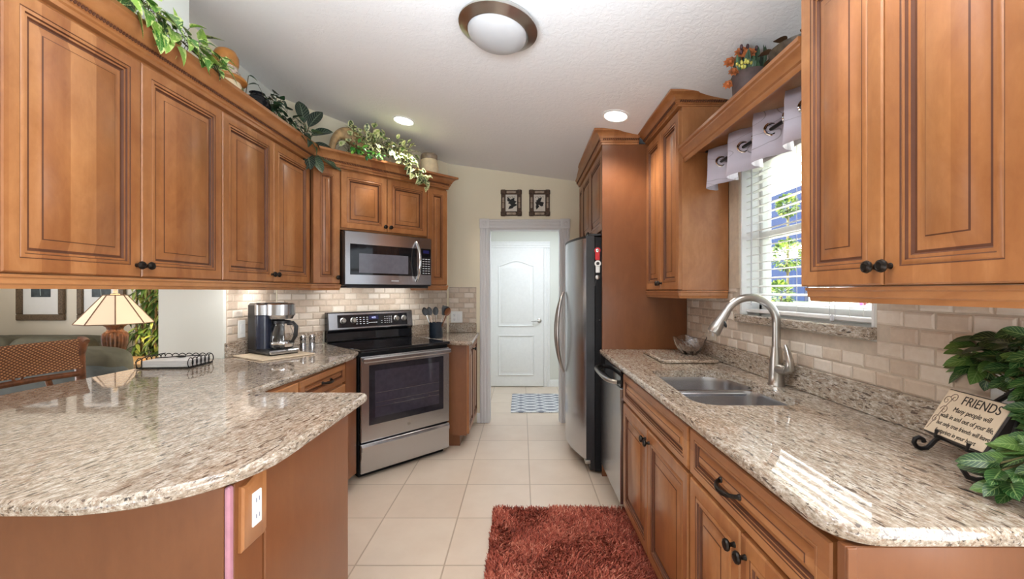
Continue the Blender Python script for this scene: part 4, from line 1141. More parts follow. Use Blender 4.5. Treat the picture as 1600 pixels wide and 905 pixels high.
va = thing('valance', 'pale silver grommet valance hung below the maple window shelf', 'curtain', (1.055, 0, 0))
VY0, VY1 = 1.395, 2.405; nper = 4.5
b = MB(); n = 180; rs = []
def vx(y_, k=1): return .05*k*math.cos(2*math.pi*nper*(VY1-y_)/(VY1-VY0)+.4)
rows = [(2.098, .9), (2.06, 1.0), (2.01, 1.0), (1.96, 1.03), (1.895, 1.15)]
vs = []; fs = []
for i in range(n+1):
    y_ = VY0+(VY1-VY0)*i/n
    for j, (z, k) in enumerate(rows):
        ph = 2*math.pi*nper*(VY1-y_)/(VY1-VY0)+.4
        xx = vx(y_, k)*1.0; xx = math.copysign(abs(xx/.05/k)**.75, xx)*.05*k
        vs.append((xx, y_+.012*math.sin(2*ph), z+(.010*math.cos(ph+.6) if j == 4 else .004*math.sin(ph*1.3))))
nr = len(rows)
for i in range(n):
    for j in range(nr-1): fs.append((i*nr+j, (i+1)*nr+j, (i+1)*nr+j+1, i*nr+j+1))
b.add(vs, fs)
tS = NT('silver_satin'); vv = tS.coord(); w_ = tS.noise(tS.map(vv, (2, 2, 5), (.5, 0, .4)), 2.0, 1, .4, .8); k_ = tS.ramp(w_, [(.488, 0.0), (.5, .8), (.512, 0.0)])
M_satin = tS.out(tS.mix(k_, S(200, 194, 208), S(110, 104, 114)), .38, 0, Sheen_Weight=.3)
vo = b.build('cloth', M_satin, va, smooth=60); md = vo.modifiers.new('Solidify', 'SOLIDIFY'); md.thickness = .003
b = MB(); k = 0
for i in range(1, n):
    y_ = VY0+(VY1-VY0)*i/n; y2 = VY0+(VY1-VY0)*(i-1)/n
    c0 = vx(y2); c1 = vx(y_)
    if c0*c1 <= 0:
        sg = 1 if c1 > c0 else -1
        dirv = Vector((sg*.9, .35, 0)).normalized(); Mx = Matrix.Translation((0, y_, 2.015)) @ Vector((dirv.y, -dirv.x, 0)).to_track_quat('Z', 'Y').to_matrix().to_4x4()
        pts = [Mx @ Vector((.024*math.cos(a), .024*math.sin(a), 0)) for a in [2*math.pi*q/24 for q in range(24)]]
        b = MB(); b.tube(pts, .006, 8, closed=True); b.build('grommet', M_chrome, va)

rd = thing('curtain_rod', 'dark curtain rod carrying the silver valance', 'curtain rod', (1.055, 0, 2.015))
b = MB(); b.tube([(0, 1.385, 0), (0, 2.415, 0)], .008, 10); b.build('rod', M_bronze, rd)
b = MB()
for yy in (1.40, 2.40): b.box(-.006, .006, yy-.008, yy+.008, .0, .105, .002); b.box(-.02, .02, yy-.01, yy+.01, .095, .1035, .002)
b.build('bracket', M_bronze, rd)

# ------------------------------------------------------------------ things on the window shelf
SZ = 2.1405
pp = thing('flower_pot', 'brown pot of orange and yellow dried flowers on the window shelf', 'planter', (1.03, 1.93, SZ))
b = MB(); b.lathe([(.060, 0), (.064, .005), (.074, .165), (.072, .17), (.066, .168), (.064, .15), (.001, .148)], 28); b.build('pot', plain('brown_glazed_pot', S(84, 66, 62), .55, noise=.12, nscale=50), pp)
b = MB(); fl_o = MB(); fl_y = MB(); fl_p = MB()
random.seed(3)
for k in range(120):
    a = random.uniform(0, 6.28); r_ = random.uniform(.0, .066); h = random.uniform(.03, .105)
    p = Vector((r_*math.cos(a), r_*math.sin(a), .155)); d = Vector((math.cos(a)*random.uniform(.2, .8), math.sin(a)*random.uniform(.2, .8), 1))
    b.leaf(p, d, (0, 0, 1) if abs(d.z) < .8 else (math.cos(a), math.sin(a), .2), h*1.1, .020, .3, 'oval', tone=random.uniform(0, .7))
b.build('foliage', M_leaf_ivy, pp)
def blossom(mb, c, r_, n=9, tone=.5, face=(-.4, -.8, .35)):
    q = Vector(face).to_track_quat('Z', 'Y').to_matrix(); c = Vector(c)
    for lay, (k, tl) in enumerate(((1.0, .25), (.7, .7))):
        for i in range(n):
            a = 2*math.pi*(i+.5*lay)/n
            mb.leaf(c, q @ Vector((math.cos(a), math.sin(a), tl)), q @ Vector((0, 0, 1)), r_*k, r_*k*.62, .2, 'oval', tone=tone, nv=3)
    mb.ell(c+q @ Vector((0, 0, r_*.2)), r_*.3, r_*.3, r_*.3, 8, 5)
st_ = MB()
for c in ((-.070, .03, .240), (-.045, -.02, .258), (-.02, .04, .262), (-.03, -.05, .235)): blossom(fl_o, c, .034); st_.tube([(c[0]*.4, c[1]*.4, .15), c], .002, 5)
for c in ((-.078, -.02, .172), (-.082, .025, .135)): blossom(fl_o, c, .028); st_.tube([(c[0]*.8, c[1]*.8, .172), c], .002, 5)
st_.build('stems', M_stem, pp)
for k in range(34): 
    a = random.uniform(0, 6.28); r_ = random.uniform(0, .04); fl_y.ell((-.05+r_*math.cos(a)*.7, -.045+r_*math.sin(a), .180+random.uniform(-.008, .022)), .0065, .0065, .008, 7, 5)
M_bud = plain('dried_purple_bud', S(70, 38, 44), .6, noise=.2)
for k in range(8): fl_p = MB(); fl_p.ell((random.uniform(-.06, .06), random.uniform(-.06, .06), random.uniform(.25, .285)), .007, .007, .012, 7, 5); fl_p.build('bud', M_bud, pp)
fl_o.build('orange_blossoms', plain('dried_orange_petal', S(178, 98, 48), .6, noise=.3), pp); fl_y.build('yellow_berries', plain('yellow_berry', S(206, 196, 96), .5, noise=.15), pp)
b = MB(); b.lathe([(.004, -.042), (.04, -.040), (.066, -.018), (.070, .004), (.060, .026), (.03, .038), (.010, .032), (.003, .03)], 64, lobes=14, amp=.14); b.tube([(0, 0, .03), (.002, .002, .05), (.012, .004, .062)], [.008, .006, .005], 8)
tag(b.build('pumpkin_ornament', plain('grey_weathered', S(112, 106, 102), .7, noise=.3, nscale=40), loc=(1.035, 2.27, SZ+.052)), 'grey ribbed pumpkin ornament at the far end of the window shelf', 'ornament')
lb = thing('leaf_bowl', 'brown leaf-edged bowl at the near end of the window shelf', 'bowl', (1.06, 1.60, SZ))
b = MB(); b.lathe([(.05, 0), (.055, .006), (.10, .06), (.118, .10), (.112, .102), (.092, .062), (.04, .014), (.001, .012)], 28); b.build('bowl', plain('brown_bowl_glaze', S(84, 72, 58), .5, noise=.25, nscale=40), lb)
M_bleaf = plain('brown_leaf', S(92, 70, 48), .6, noise=.2)
for k in range(9):
    a = k*.7; b = MB(); b.leaf((.10*math.cos(a), .10*math.sin(a), .098), (math.cos(a)*.7, math.sin(a)*.7, .35), (0, 0, 1), .055, .045, .5, tone=.2); b.build('rim_leaf', M_bleaf, lb)

# ------------------------------------------------------------------ greenery on the left wall cabinets
CTZ = 2.272
def vine(root, pts, n, L, W, mat, shape, spread=.06, name='leaves', stem=.003, droop=.4, seed=1, outward=(1, 0, 0)):
    random.seed(seed)
    P = [Vector(p) for p in pts]
    sm = []
    for i in range(len(P)-1):
        for k in range(6): sm.append(P[i].lerp(P[i+1], k/6))
    sm.append(P[-1])
    for it in range(3): sm = [sm[0]]+[(sm[i-1]+sm[i]*2+sm[i+1])/4 for i in range(1, len(sm)-1)]+[sm[-1]]
    b = MB(); b.tube(sm, stem, 6); b2 = MB(); o = Vector(outward)
    for k in range(n):
        p = sm[int(random.random()*(len(sm)-1))]
        d = Vector((random.gauss(0, 1), random.gauss(0, 1), random.gauss(.1, .8)))+o*.8; d.normalize()
        q = p+d*random.uniform(.0, spread)+Vector((0, 0, random.uniform(0, spread*.5)))
        b.tube([p, (p+q)/2+Vector((0, 0, .008)), q], stem*.45, 4)
        dd = (d+Vector((0, 0, random.uniform(-1.1, .2)))).normalized()
        l = L*random.uniform(.65, 1.1)
        b2.leaf(q, dd, Vector((random.gauss(0, .3), random.gauss(0, .3), 1))+o*.9, l, l*W, random.uniform(0, droop), shape, tone=random.random())
    b.build('stems', M_stem, root); b2.build(name, mat, root, smooth=60)
pv = thing('ivy_garland', 'long pothos garland trailing over the nearest left wall cabinets', 'plant', (0, 0, 0))
vine(pv, [(-1.52, 1.40, 2.40), (-1.45, 1.55, 2.42), (-1.44, 1.70, 2.41), (-1.46, 1.85, 2.40), (-1.50, 1.98, 2.42), (-1.46, 2.10, 2.38)], 92, .085, .8, M_leaf_pothos, 'heart', .075, seed=11)
pv2 = MB()
random.seed(5)
for (p, d, l) in (((-1.44, 1.66, 2.385), (.4, .3, -1), .09), ((-1.435, 1.72, 2.36), (.5, -.2, -1), .085), ((-1.43, 1.78, 2.35), (.3, .5, -1), .075)):
    pv2.leaf(p, d, (1, 0, .4), l, l*.8, .3, 'heart', tone=.8)
pv2.tube([(-1.45, 1.66, 2.41), (-1.43, 1.66, 2.385)], .002, 5); pv2.tube([(-1.45, 1.71, 2.41), (-1.43, 1.72, 2.36)], .002, 5)
pv2.build('hanging_leaves', M_leaf_pothos, pv, smooth=60)
# painted canister
t = thing('canister', 'painted cream canister with an orange rounded lid on the left cabinets', 'canister', (-1.615, 2.33, CTZ))
M_cream = plain('cream_glaze', S(232, 214, 178), .3, noise=.06); M_orange = plain('amber_glaze', S(190, 126, 62), .3, noise=.15, nscale=14)
b = MB(); b.lathe([(.05, 0), (.07, .01), (.082, .08), (.080, .17), (.07, .20)], 28); b.build('jar', M_cream, t)
b = MB(); b.lathe([(.07, .198), (.098, .204), (.102, .212), (.096, .222), (.070, .228)], 32); b.build('rim', M_orange, t)
b = MB(); b.lathe([(.074, .228), (.074, .245), (.060, .262), (.056, .28)], 28); b.build('collar', plain('speckled_band', S(206, 186, 168), .5, noise=.35, nscale=90), t)
b = MB(); b.lathe([(.056, .28), (.062, .30), (.062, .335), (.048, .365), (.02, .380), (.001, .382)], 28); b.build('lid', M_orange, t)
b = MB()
for k in range(14):
    a = k*.9; z = .06+.11*((k*7) % 5)/5
    rr = .083
    b.leaf((rr*math.cos(a), rr*math.sin(a), z), (-math.sin(a)*.6, math.cos(a)*.6, .8), (math.cos(a), math.sin(a), 0), .035, .018, 0, tone=.3, nv=3)
b.build('painted_leaves', plain('painted_green', S(92, 96, 52), .5, noise=.2), t)
def sprig(name, label, loc, n, L, W, mat, shape, hmin, hmax, rad, seed, up=.9, pot=True, cat='plant', lean=(0, 0)):
    random.seed(seed)
    t = thing(name, label, cat, loc); b = MB(); s_ = MB()
    for k in range(n):
        a = random.uniform(0, 6.28); e = random.uniform(.1, 1)
        tip = Vector((rad*e*math.cos(a)+lean[0]*random.random(), rad*e*math.sin(a)+lean[1]*random.random(), random.uniform(hmin, hmax)*(1.1-.5*e)))
        mid = Vector((tip.x*.4, tip.y*.4, tip.z*.65)); s_.tube([(0, 0, .02), mid, tip], .0022, 5)
        d = Vector((math.cos(a), math.sin(a), random.uniform(-.5, up))); l = L*random.uniform(.7, 1.1)
        b.leaf(tip, d, Vector((random.gauss(0, .3)+.4, random.gauss(0, .3)-.4, 1)), l, l*W, random.uniform(.1, .6), shape, tone=random.random())
    s_.build('stems', M_stem, t); b.build('leaves', mat, t, smooth=60)
    if pot:
        p = MB(); p.lathe([(.035, 0), (.05, .05), (.052, .055), (.045, .055), (.04, .045), (.001, .045)], 20); p.build('pot', M_black, t)
    return t
# thin sprig by the canister, black pot with ivy
sprig('ivy_sprig', 'small dark ivy sprig just right of the painted canister', (-1.60, 2.46, CTZ), 9, .062, .75, M_leaf_ivy, 'heart', .22, .34, .06, 21)
t = thing('black_vase', 'round black vase lying on the left cabinet top', 'vase', (-1.635, 2.64, CTZ+.16))
b = MB(); b.lathe([(.03, -.158), (.06, -.155), (.078, -.06), (.082, .03), (.066, .085), (.04, .10), (.036, .112), (.044, .12), (.03, .118), (.001, .09)], 28); b.build('body', M_blackgloss, t)
iv = thing('ivy_plant', 'dark green ivy spilling along the cabinet top right of the black vase', 'plant', (0, 0, 0))
vine(iv, [(-1.58, 2.62, 2.50), (-1.55, 2.70, 2.44), (-1.51, 2.78, 2.40), (-1.50, 2.88, 2.375), (-1.47, 2.96, 2.37)], 70, .066, .75, M_leaf_ivy, 'heart', .10, seed=9)
vine(iv, [(-1.58, 2.66, 2.44), (-1.57, 2.72, 2.54), (-1.55, 2.80, 2.57)], 20, .066, .75, M_leaf_ivy, 'heart', .03, seed=19, name='upright_leaves')
# striped leaf plant in the corner
x, y, _ = dg(.05, -.01)
dp = thing('striped_plant', 'dark striped-leaf plant drooping over the cabinet corner', 'plant', (-1.56, 3.075, CTZ))
b = MB(); s_ = MB(); random.seed(4)
for (d, l, w_, z0_) in (((-.1, -.1, 1), .20, .55, .22), ((.45, .1, .8), .19, .55, .2), ((.6, .2, .35), .18, .6, .16), ((-.6, -.5, .4), .17, .55, .14), ((.5, -.5, -.9), .19, .5, .10), ((.3, -.6, -1.0), .17, .5, .08), ((.9, .35, -.45), .24, .45, .10), ((1, .55, -.35), .27, .42, .08), ((.75, -.1, -.8), .2, .5, .09), ((.7, .6, .1), .2, .5, .12), ((.1, -.7, -.2), .16, .5, .12)):
    d = Vector(d).normalized(); p = Vector((.0, .0, z0_))+d*.05
    s_.tube([(0, 0, .02), (0, 0, z0_*.8), p], .004, 6)
    b.leaf(p, d, (.5, -.7, .8), l*.86, l*w_*.86, .25, 'oval', tone=random.random(), nv=8)
s_.build('stems', M_stem, dp); b.build('leaves', M_leaf_dark, dp, smooth=60)
p = MB(); p.lathe([(.035, 0), (.05, .07), (.052, .075), (.045, .075), (.04, .06), (.001, .06)], 20); p.build('pot', M_black, dp)
# goose-neck gourd
x, y, _ = dg(.285, .07)
gd = thing('gourd', 'tan crook-neck gourd curving beside the variegated plant', 'ornament', (x, y, CTZ), R(45)); gd.scale = (.95, 1.1, 1.42)
b = MB(); pts = []; rad = []
ctl = [(-.115, 0, .02, .020), (-.118, 0, .09, .023), (-.105, 0, .15, .025), (-.06, 0, .19, .028), (-.01, 0, .203, .036), (.05, 0, .190, .048), (.10, 0, .165, .046), (.15, 0, .13, .028), (.185, 0, .10, .012)]
for i in range(len(ctl)-1):
    for k in range(4):
        u = k/4; pts.append(Vector(ctl[i][:3]).lerp(Vector(ctl[i+1][:3]), u)); rad.append(ctl[i][3]*(1-u)+ctl[i+1][3]*u)
for it in range(3): pts = [pts[0]]+[(pts[i-1]+pts[i]*2+pts[i+1])/4 for i in range(1, len(pts)-1)]+[pts[-1]]; 
b.tube(pts, rad[:len(pts)], 16); b.build('neck', plain('gourd_skin', S(182, 148, 104), .55, noise=.3, nscale=22), gd)
b = MB(); b.lathe([(.01, 0), (.05, .004), (.066, .03), (.05, .065), (.02, .08)], 20, (-.115, 0, 0)); b.build('bulb', plain('gourd_base', S(206, 178, 128), .55, noise=.2, nscale=22), gd)
# variegated bush
x, y, _ = dg(.58, .05)
vb = thing('variegated_pothos', 'bushy variegated plant spilling over the cabinet above the microwave', 'plant', (0, 0, 0))
def dgl(s, bb, z): return dg(s, bb, z)
o45 = (.707, -.707, 0)
vine(vb, [dgl(.30, .06, 2.42), dgl(.42, .06, 2.47), dgl(.55, .05, 2.49), dgl(.68, .03, 2.47), dgl(.80, .0, 2.43)], 230, .066, .7, M_leaf_var, 'oval', .13, seed=2, outward=(.3, -.3, .5))
vine(vb, [dgl(.62, -.05, 2.44), dgl(.72, -.09, 2.38), dgl(.80, -.10, 2.30), dgl(.90, -.10, 2.24)], 80, .062, .8, M_leaf_var, 'heart', .07, name='trailing_leaves', seed=8, outward=o45)
vine(vb, [dgl(.30, -.07, 2.40), dgl(.40, -.08, 2.38), dgl(.50, -.07, 2.39)], 40, .05, .6, leafmat('bright_green_leaf', S(20, 84, 30), S(46, 124, 44), S(110, 168, 60), S(150, 190, 90), .2), 'oval', .05, name='bright_leaves', seed=6, outward=o45)
p = MB(); p.lathe([(.06, 0), (.08, .09), (.083, .10), (.075, .10), (.07, .08), (.001, .08)], 24, dg(.55, .10, CTZ)); p.build('pot', M_black, vb)
x, y, _ = dg(1.03, .06)
t = thing('painted_jar', 'cream jar with dark red flowers at the cabinet end by the ceiling', 'jar', (x, y, CTZ)); t.scale = (.95, .95, 1.2)
b = MB(); b.lathe([(.05, 0), (.068, .008), (.088, .07), (.088, .15), (.078, .19), (.074, .20)], 28); b.build('body', M_cream, t)
b = MB(); b.lathe([(.074, .198), (.078, .204), (.078, .232), (.070, .240), (.001, .242)], 28); b.build('lid', plain('grey_brown_glaze', S(150, 132, 112), .3, noise=.2), t)
M_drp = plain('dark_red_paint', S(120, 48, 48), .4, noise=.2)
for k in range(11):
    a = -2.4+k*.55; z = .07+.055*((k*3) % 4)/2
    b = MB(); b.lathe([(.014, 0), (.010, .002), (.001, .0025)], 12, M=Matrix.Translation((.0893*math.cos(a), .0893*math.sin(a), z)) @ Vector((math.cos(a), math.sin(a), 0)).to_track_quat('Z', 'Y').to_matrix().to_4x4())


# ------------------------------------------------------------------ plant behind the plaque
np_ = thing('netted_plant', 'green plant with pale veined leaves behind the friends plaque', 'plant', (1.085, .855, CZT))
random.seed(12)
b = MB(); s_ = MB()
p = MB(); p.lathe([(.036, 0), (.044, .01), (.050, .07), (.052, .08), (.046, .08), (.042, .065), (.001, .065)], 24); p.build('pot', plain('terracotta_pot', S(150, 92, 64), .7), np_)
def unproj(px_, py_, Y): return Vector(((px_-815)/667*Y-1.085, Y-.855, CAMZ-(py_-455)/667*Y-CZT))
tips = []
for (px_, py_, Y) in ((1515, 552, 1.08), (1525, 540, 1.10), (1542, 532, 1.08), (1556, 545, 1.04), (1566, 560, 1.02), (1535, 562, 1.08), (1530, 572, 1.09), (1550, 575, 1.07), (1580, 560, .99), (1590, 540, .98),
      (1592, 575, .97), (1600, 590, .97), (1625, 600, .95), (1635, 620, .92), (1640, 645, .90), (1645, 670, .89), (1610, 560, .95), (1640, 600, .91), (1660, 650, .89), (1640, 560, .92), (1620, 530, .95), (1600, 520, .99),
      (1562, 724, .855), (1584, 722, .86), (1600, 700, .88), (1565, 735, .845), (1595, 742, .84), (1610, 715, .85), (1610, 762, .83), (1590, 765, .835), (1630, 705, .85), (1645, 690, .86), (1640, 740, .83), (1625, 640, .91), (1618, 668, .90), (1608, 690, .89), (1540, 588, 1.12), (1525, 580, 1.13), (1600, 545, 1.0), (1575, 530, 1.05), (1612, 580, .96), (1618, 612, .94), (1635, 655, .905), (1622, 690, .88), (1558, 748, .845), (1580, 755, .838), (1605, 735, .845), (1620, 770, .83), (1604, 712, .87), (1570, 548, 1.09), (1595, 565, 1.06)):
    tips.append(unproj(px_, py_, Y))
for tip in tips:
    s_.tube([(0, 0, .08), (tip.x*.3, tip.y*.3, .08+(tip.z-.05)*.6), tip], [.004, .003, .002], 6)
    n_l = 3 if tip.z > .12 else 2
    for q in range(n_l):
        d = Vector((-.12+random.gauss(0, .10) if tip.z > .12 else -.15+random.gauss(0, .08), random.gauss(.04, .12), random.uniform(-.05, .07))).normalized()
        l = random.uniform(.05, .075)
        b.leaf(tip, d, Vector((-.5+random.gauss(0, .3), -.5+random.gauss(0, .3), 1)), l, l*.5, random.uniform(.1, .5), 'oval', tone=random.random(), nv=8)
for mb_ in (s_, b):
    for p_ in mb_.v: p_.x = min(p_.x, .085+.015*math.tanh((p_.x-.085)/.03)) if p_.x > .085 else p_.x; p_.z = max(p_.z, .003)
s_.build('stems', M_stem, np_); b.build('leaves', M_leaf_net, np_, smooth=60)

# ------------------------------------------------------------------ framed prints over the doorway
def small_print(x, label, seed):
    random.seed(seed)
    t = thing('framed_print', label, 'picture', (x, BACK, 2.22), 0)
    w, h = .103, .130
    Mf = plain('carved_brown_frame', S(84, 62, 46), .6, noise=.3, nscale=60); Mi = plain('stone_inlay', S(176, 158, 138), .5, noise=.2)
    b = MB()
    for (x0, x1, z0, z1) in ((-w, w, h-.045, h), (-w, w, -h, -h+.045), (-w, -w+.045, -h, h), (w-.045, w, -h, h)): b.box(x0, x1, -.018, 0, z0, z1, .004)
    for sx in (-1, 1):
        for sz in (-1, 1): b.box(sx*(w-.022)-.026, sx*(w-.022)+.026, -.024, 0, sz*(h-.022)-.026, sz*(h-.022)+.026, .008)
    b.build('frame', Mf, t)
    b = MB()
    for sz in (-1, 1): b.box(-w+.055, w-.055, -.022, -.01, sz*(h-.022)-.012, sz*(h-.022)+.012, .005)
    for sx in (-1, 1):
        for q in (-.045, .012): b.box(sx*(w-.022)-.011, sx*(w-.022)+.011, -.022, -.01, q-.01, q+.045, .005)
    b.build('inlay', Mi, t)
    b = MB(); b.box(-w+.04, w-.04, -.010, -.002, -h+.04, h-.04); b.build('print', plain('cream_print', S(226, 220, 208), .6, noise=.03), t, smooth=0)
    b = MB()
    for k in range(11):
        a = random.uniform(0, 6.28); c = (random.uniform(-.022, .022), -.0105-.0004*k, random.uniform(-.038, .025))
        b.leaf(c, (math.cos(a), 0, math.sin(a)), (0, -1, 0), .045, .038, 0, 'heart', fold=0, tone=.2, nv=4)
    b.tube([(.0, -.011, -.02), (.015, -.011, .03), (-.005, -.011, .045)], .0012, 5)
    b.build('ivy_drawing', plain('black_print', S(36, 36, 34), .7), t)
    b = MB()
    for k in range(9): b.box(-.042+k*.0095, -.037+k*.0095, -.0112, -.0095, .052+.004*((k*5) % 3), .066+.003*((k*7) % 3)-.004)
    b.build('flourish', plain('brown_print', S(120, 100, 84), .7), t, smooth=0)
small_print(-.104, 'small carved-frame ivy print, left of the pair over the doorway', 3)
small_print(.181, 'small carved-frame ivy print, right of the pair over the doorway', 8)
# ------------------------------------------------------------------ rugs
random.seed(31)
RX0, RX1, RY0, RY1 = -.175, .655, 1.40, 2.585
sh = thing('shag_rug', 'rust red shaggy rug on the tile in front of the sink', 'rug', (0, 0, 0))
b = MB(); b.box(RX0+.012, RX1-.012, RY0+.012, RY1-.012, .0008, .010, .004); b.build('backing', plain('rust_backing', S(92, 36, 24), .9), sh)
import numpy as np
rng = np.random.default_rng(5)
N = 42000
px_ = rng.uniform(RX0+.008, RX1-.008, N); py_ = RY0+.01+(RY1-RY0-.018)*rng.uniform(0, 1, N)
keep = (py_ > 1.85) | (rng.uniform(0, 1, N) < .35); px_ = px_[keep]; py_ = py_[keep]; N = len(px_)
def field(x, y): return (np.sin(x*9+2.3*np.sin(y*7))+np.sin(y*11+1.7*np.sin(x*13+1)))*1.4
ang = field(px_, py_)+rng.normal(0, 1.2, N)
hh = rng.uniform(.018, .036, N); ln = rng.uniform(.012, .030, N); wd = rng.uniform(.0014, .0026, N)
dx = np.cos(ang); dy = np.sin(ang)
edge = np.minimum(np.minimum(px_-RX0, RX1-px_), np.minimum(py_-RY0, RY1-py_)); ln = np.where(edge < .03, np.minimum(ln, .012), ln)
V = np.zeros((N, 6, 3)); 
for k, (u, q, w) in enumerate(((0, 0, 1), (0, 0, -1), (.45, .72, 1), (.45, .72, -1), (1, .95, .5), (1, .95, -.5))):
    V[:, k, 0] = px_+dx*ln*u-dy*wd*w; V[:, k, 1] = py_+dy*ln*u+dx*wd*w; V[:, k, 2] = .008+hh*q
V[:, :, 0] = np.minimum(V[:, :, 0], .648)
F = (np.arange(N)[:, None, None]*6+np.array([[0, 1, 3, 2], [2, 3, 5, 4]])[None]).reshape(-1, 4)
me = bpy.data.meshes.new('pile'); me.from_pydata(V.reshape(-1, 3).tolist(), [], F.tolist())
tn = np.clip(.52+.13*np.sin(px_*14+np.sin(py_*17)*2)*np.sin(py_*10+1)+rng.normal(0, .24, N), 0, 1)
at = me.attributes.new('tone', 'FLOAT', 'POINT'); at.data.foreach_set('value', np.repeat(tn, 6))
M_shag = attr_ramp('rust_shag', [(.1, S(96, 34, 25)), (.42, S(164, 72, 52)), (.72, S(196, 104, 80)), (.95, S(226, 152, 126))], .75, 30, .1, 0)
me.materials.append(M_shag); o = bpy.data.objects.new('pile', me); COL.objects.link(o); o.parent = sh; o['kind'] = 'stuff'
# hall rug
tR = NT('grey_patterned_rug'); v = tR.coord(); sep = tR.new('ShaderNodeSeparateXYZ'); tR.link(v, sep.inputs[0])
sx_ = tR.math('SINE', tR.math('MULTIPLY', sep.outputs[0], 14.0))
wv = tR.math('ADD', tR.math('MULTIPLY', sep.outputs[1], 52.0), tR.math('MULTIPLY', sx_, 2.6))
wv2 = tR.math('SUBTRACT', tR.math('MULTIPLY', sep.outputs[1], 52.0), tR.math('MULTIPLY', sx_, 2.6))
pat = tR.math('SUBTRACT', tR.math('MAXIMUM', tR.math('SINE', wv), tR.math('SINE', wv2)), .55); nz = tR.noise(v, 90, 3)
f_ = tR.math('ADD', pat, tR.math('MULTIPLY', tR.math('SUBTRACT', nz, .5), 1.2))
M_hrug = tR.out(tR.ramp(f_, [(.0, S(128, 130, 140)), (.12, S(214, 214, 214))]), .9)
b = MB(); b.box(-.335, .335, -.42, .42, 0.0006, .009, .003); tag(b.build('hall_rug', M_hrug, loc=(.215, 5.08, 0)), 'grey and white patterned rug on the hall floor beyond the doorway', 'rug')

# ------------------------------------------------------------------ living room
def soft(root, name, mat, x0, x1, y0, y1, z0, z1, e=.42):
    a, b_, c = (x1-x0)/2, (y1-y0)/2, (z1-z0)/2; cx, cy, cz_ = (x0+x1)/2, (y0+y1)/2, (z0+z1)/2
    def pw(v, k): return math.copysign(abs(v)**k, v)
    mb = MB(); rs = []; NS, NR = 56, 26
    for j in range(NR+1):
        th = math.pi*(j+.01)/(NR+.02)-math.pi/2
        rs.append([(cx+a*pw(math.cos(th), e)*pw(math.cos(2*math.pi*i/NS), e), cy+b_*pw(math.cos(th), e)*pw(math.sin(2*math.pi*i/NS), e), cz_+c*pw(math.sin(th), e)+.006*math.sin(9*i/NS*6.28+cx*7)*math.cos(th)) for i in range(NS)])
    mb.rings(rs); return mb.build(name, mat, root, smooth=180)
M_sofa = plain('olive_suede', S(92, 88, 72), .85, noise=.14, nscale=9)
M_sofa2 = plain('grey_suede', S(84, 88, 86), .85, noise=.12, nscale=9)
so = thing('sofa', 'olive suede sofa with pillowy backs against the living room wall', 'sofa', (0, 0, 0))
soft(so, 'base', M_sofa, -5.35, -3.92, 3.30, 4.2, .06, .44, .25)
soft(so, 'backrest', M_sofa, -5.35, -3.92, 3.98, 4.27, .30, .90, .35)
for k, (x0, x1) in enumerate(((-5.30, -4.63), (-4.62, -3.95))):
    soft(so, 'back_cushion', M_sofa, x0, x1, 3.78, 4.06, .45, .92, .45); soft(so, 'seat_cushion', M_sofa2, x0, x1, 3.28, 3.84, .40, .56, .4)
soft(so, 'arm', M_sofa, -4.02, -3.80, 3.28, 4.2, .10, .78, .4)
lv = thing('loveseat', 'olive suede loveseat between the bar chair and the table lamp', 'sofa', (0, 0, 0))
soft(lv, 'backrest', M_sofa2, -4.10, -2.60, 2.66, 2.92, .08, .875, .3)
soft(lv, 'back_pillow', M_sofa, -3.42, -2.66, 2.70, 3.0, .62, .955, .5); soft(lv, 'back_pillow', M_sofa, -4.08, -3.43, 2.70, 3.0, .62, .955, .5)
soft(lv, 'base', M_sofa2, -4.05, -2.64, 2.82, 3.22, .06, .44, .3)
# end table and lamp
LX, LY = -3.427, 3.60
et = thing('end_table', 'light wood end table under the table lamp', 'table', (-3.32, 3.60, 0))
M_tan = plain('tan_wood', S(196, 164, 118), .45, noise=.1)
b = MB(); b.box(-.36, .34, -.20, .20, .715, .75, .006); b.build('top', M_tan, et)
for sx in (-.31, .29):
    for sy in (-.16, .16):
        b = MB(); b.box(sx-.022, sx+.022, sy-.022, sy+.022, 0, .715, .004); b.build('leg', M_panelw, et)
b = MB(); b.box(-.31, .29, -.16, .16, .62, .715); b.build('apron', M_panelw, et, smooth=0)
lp = thing('table_lamp', 'lit table lamp with cream panelled shade and carved brown urn base', 'lamp', (LX, LY, .751))
M_urn = plain('carved_bronze_wood', S(96, 64, 44), .5, noise=.35, nscale=26)
b = MB(); b.lathe([(.05, 0), (.054, .015), (.048, .03), (.066, .08), (.080, .15), (.082, .19), (.077, .22), (.066, .232)], 110, lobes=22, amp=.16); b.build('urn', M_urn, lp)
b = MB(); b.lathe([(.060, .228), (.070, .234), (.058, .240), (.050, .256), (.056, .276), (.076, .292), (.079, .300), (.02, .306)], 66, lobes=22, amp=.08); b.build('neck', M_urn, lp)
b = MB(); b.lathe([(.014, .304), (.014, .33), (.007, .34), (.007, .56)], 12); b.build('stem', M_bronze, lp)
tL = NT('lit_lamp_shade'); v = tL.coord(); nn = tL.noise(v, 60, 3)
M_shade = tL.out(S(226, 200, 172), .8, 0, Emission_Color=(1, .76, .56, 1), Emission_Strength=.30)
seg = 8; rs = []
b = MB()
for (r_, z) in ((.250, .308), (.074, .545)):
    rs.append([(r_*math.cos(2*math.pi*i/seg-.024), r_*math.sin(2*math.pi*i/seg-.024), z) for i in range(seg)])
b.rings(rs, cap0=False, cap1=False); sd = b.build('lamp_shade', M_shade, lp, smooth=0); md = sd.modifiers.new('Solidify', 'SOLIDIFY'); md.thickness = .003
b = MB()
for i in range(seg): b.tube([rs[0][i], rs[1][i]], .005, 6)
b.tube(rs[0], .004, 6, closed=True); b.tube(rs[1], .004, 6, closed=True); b.build('shade_ribs', plain('brown_piping', S(128, 100, 76), .7), lp)
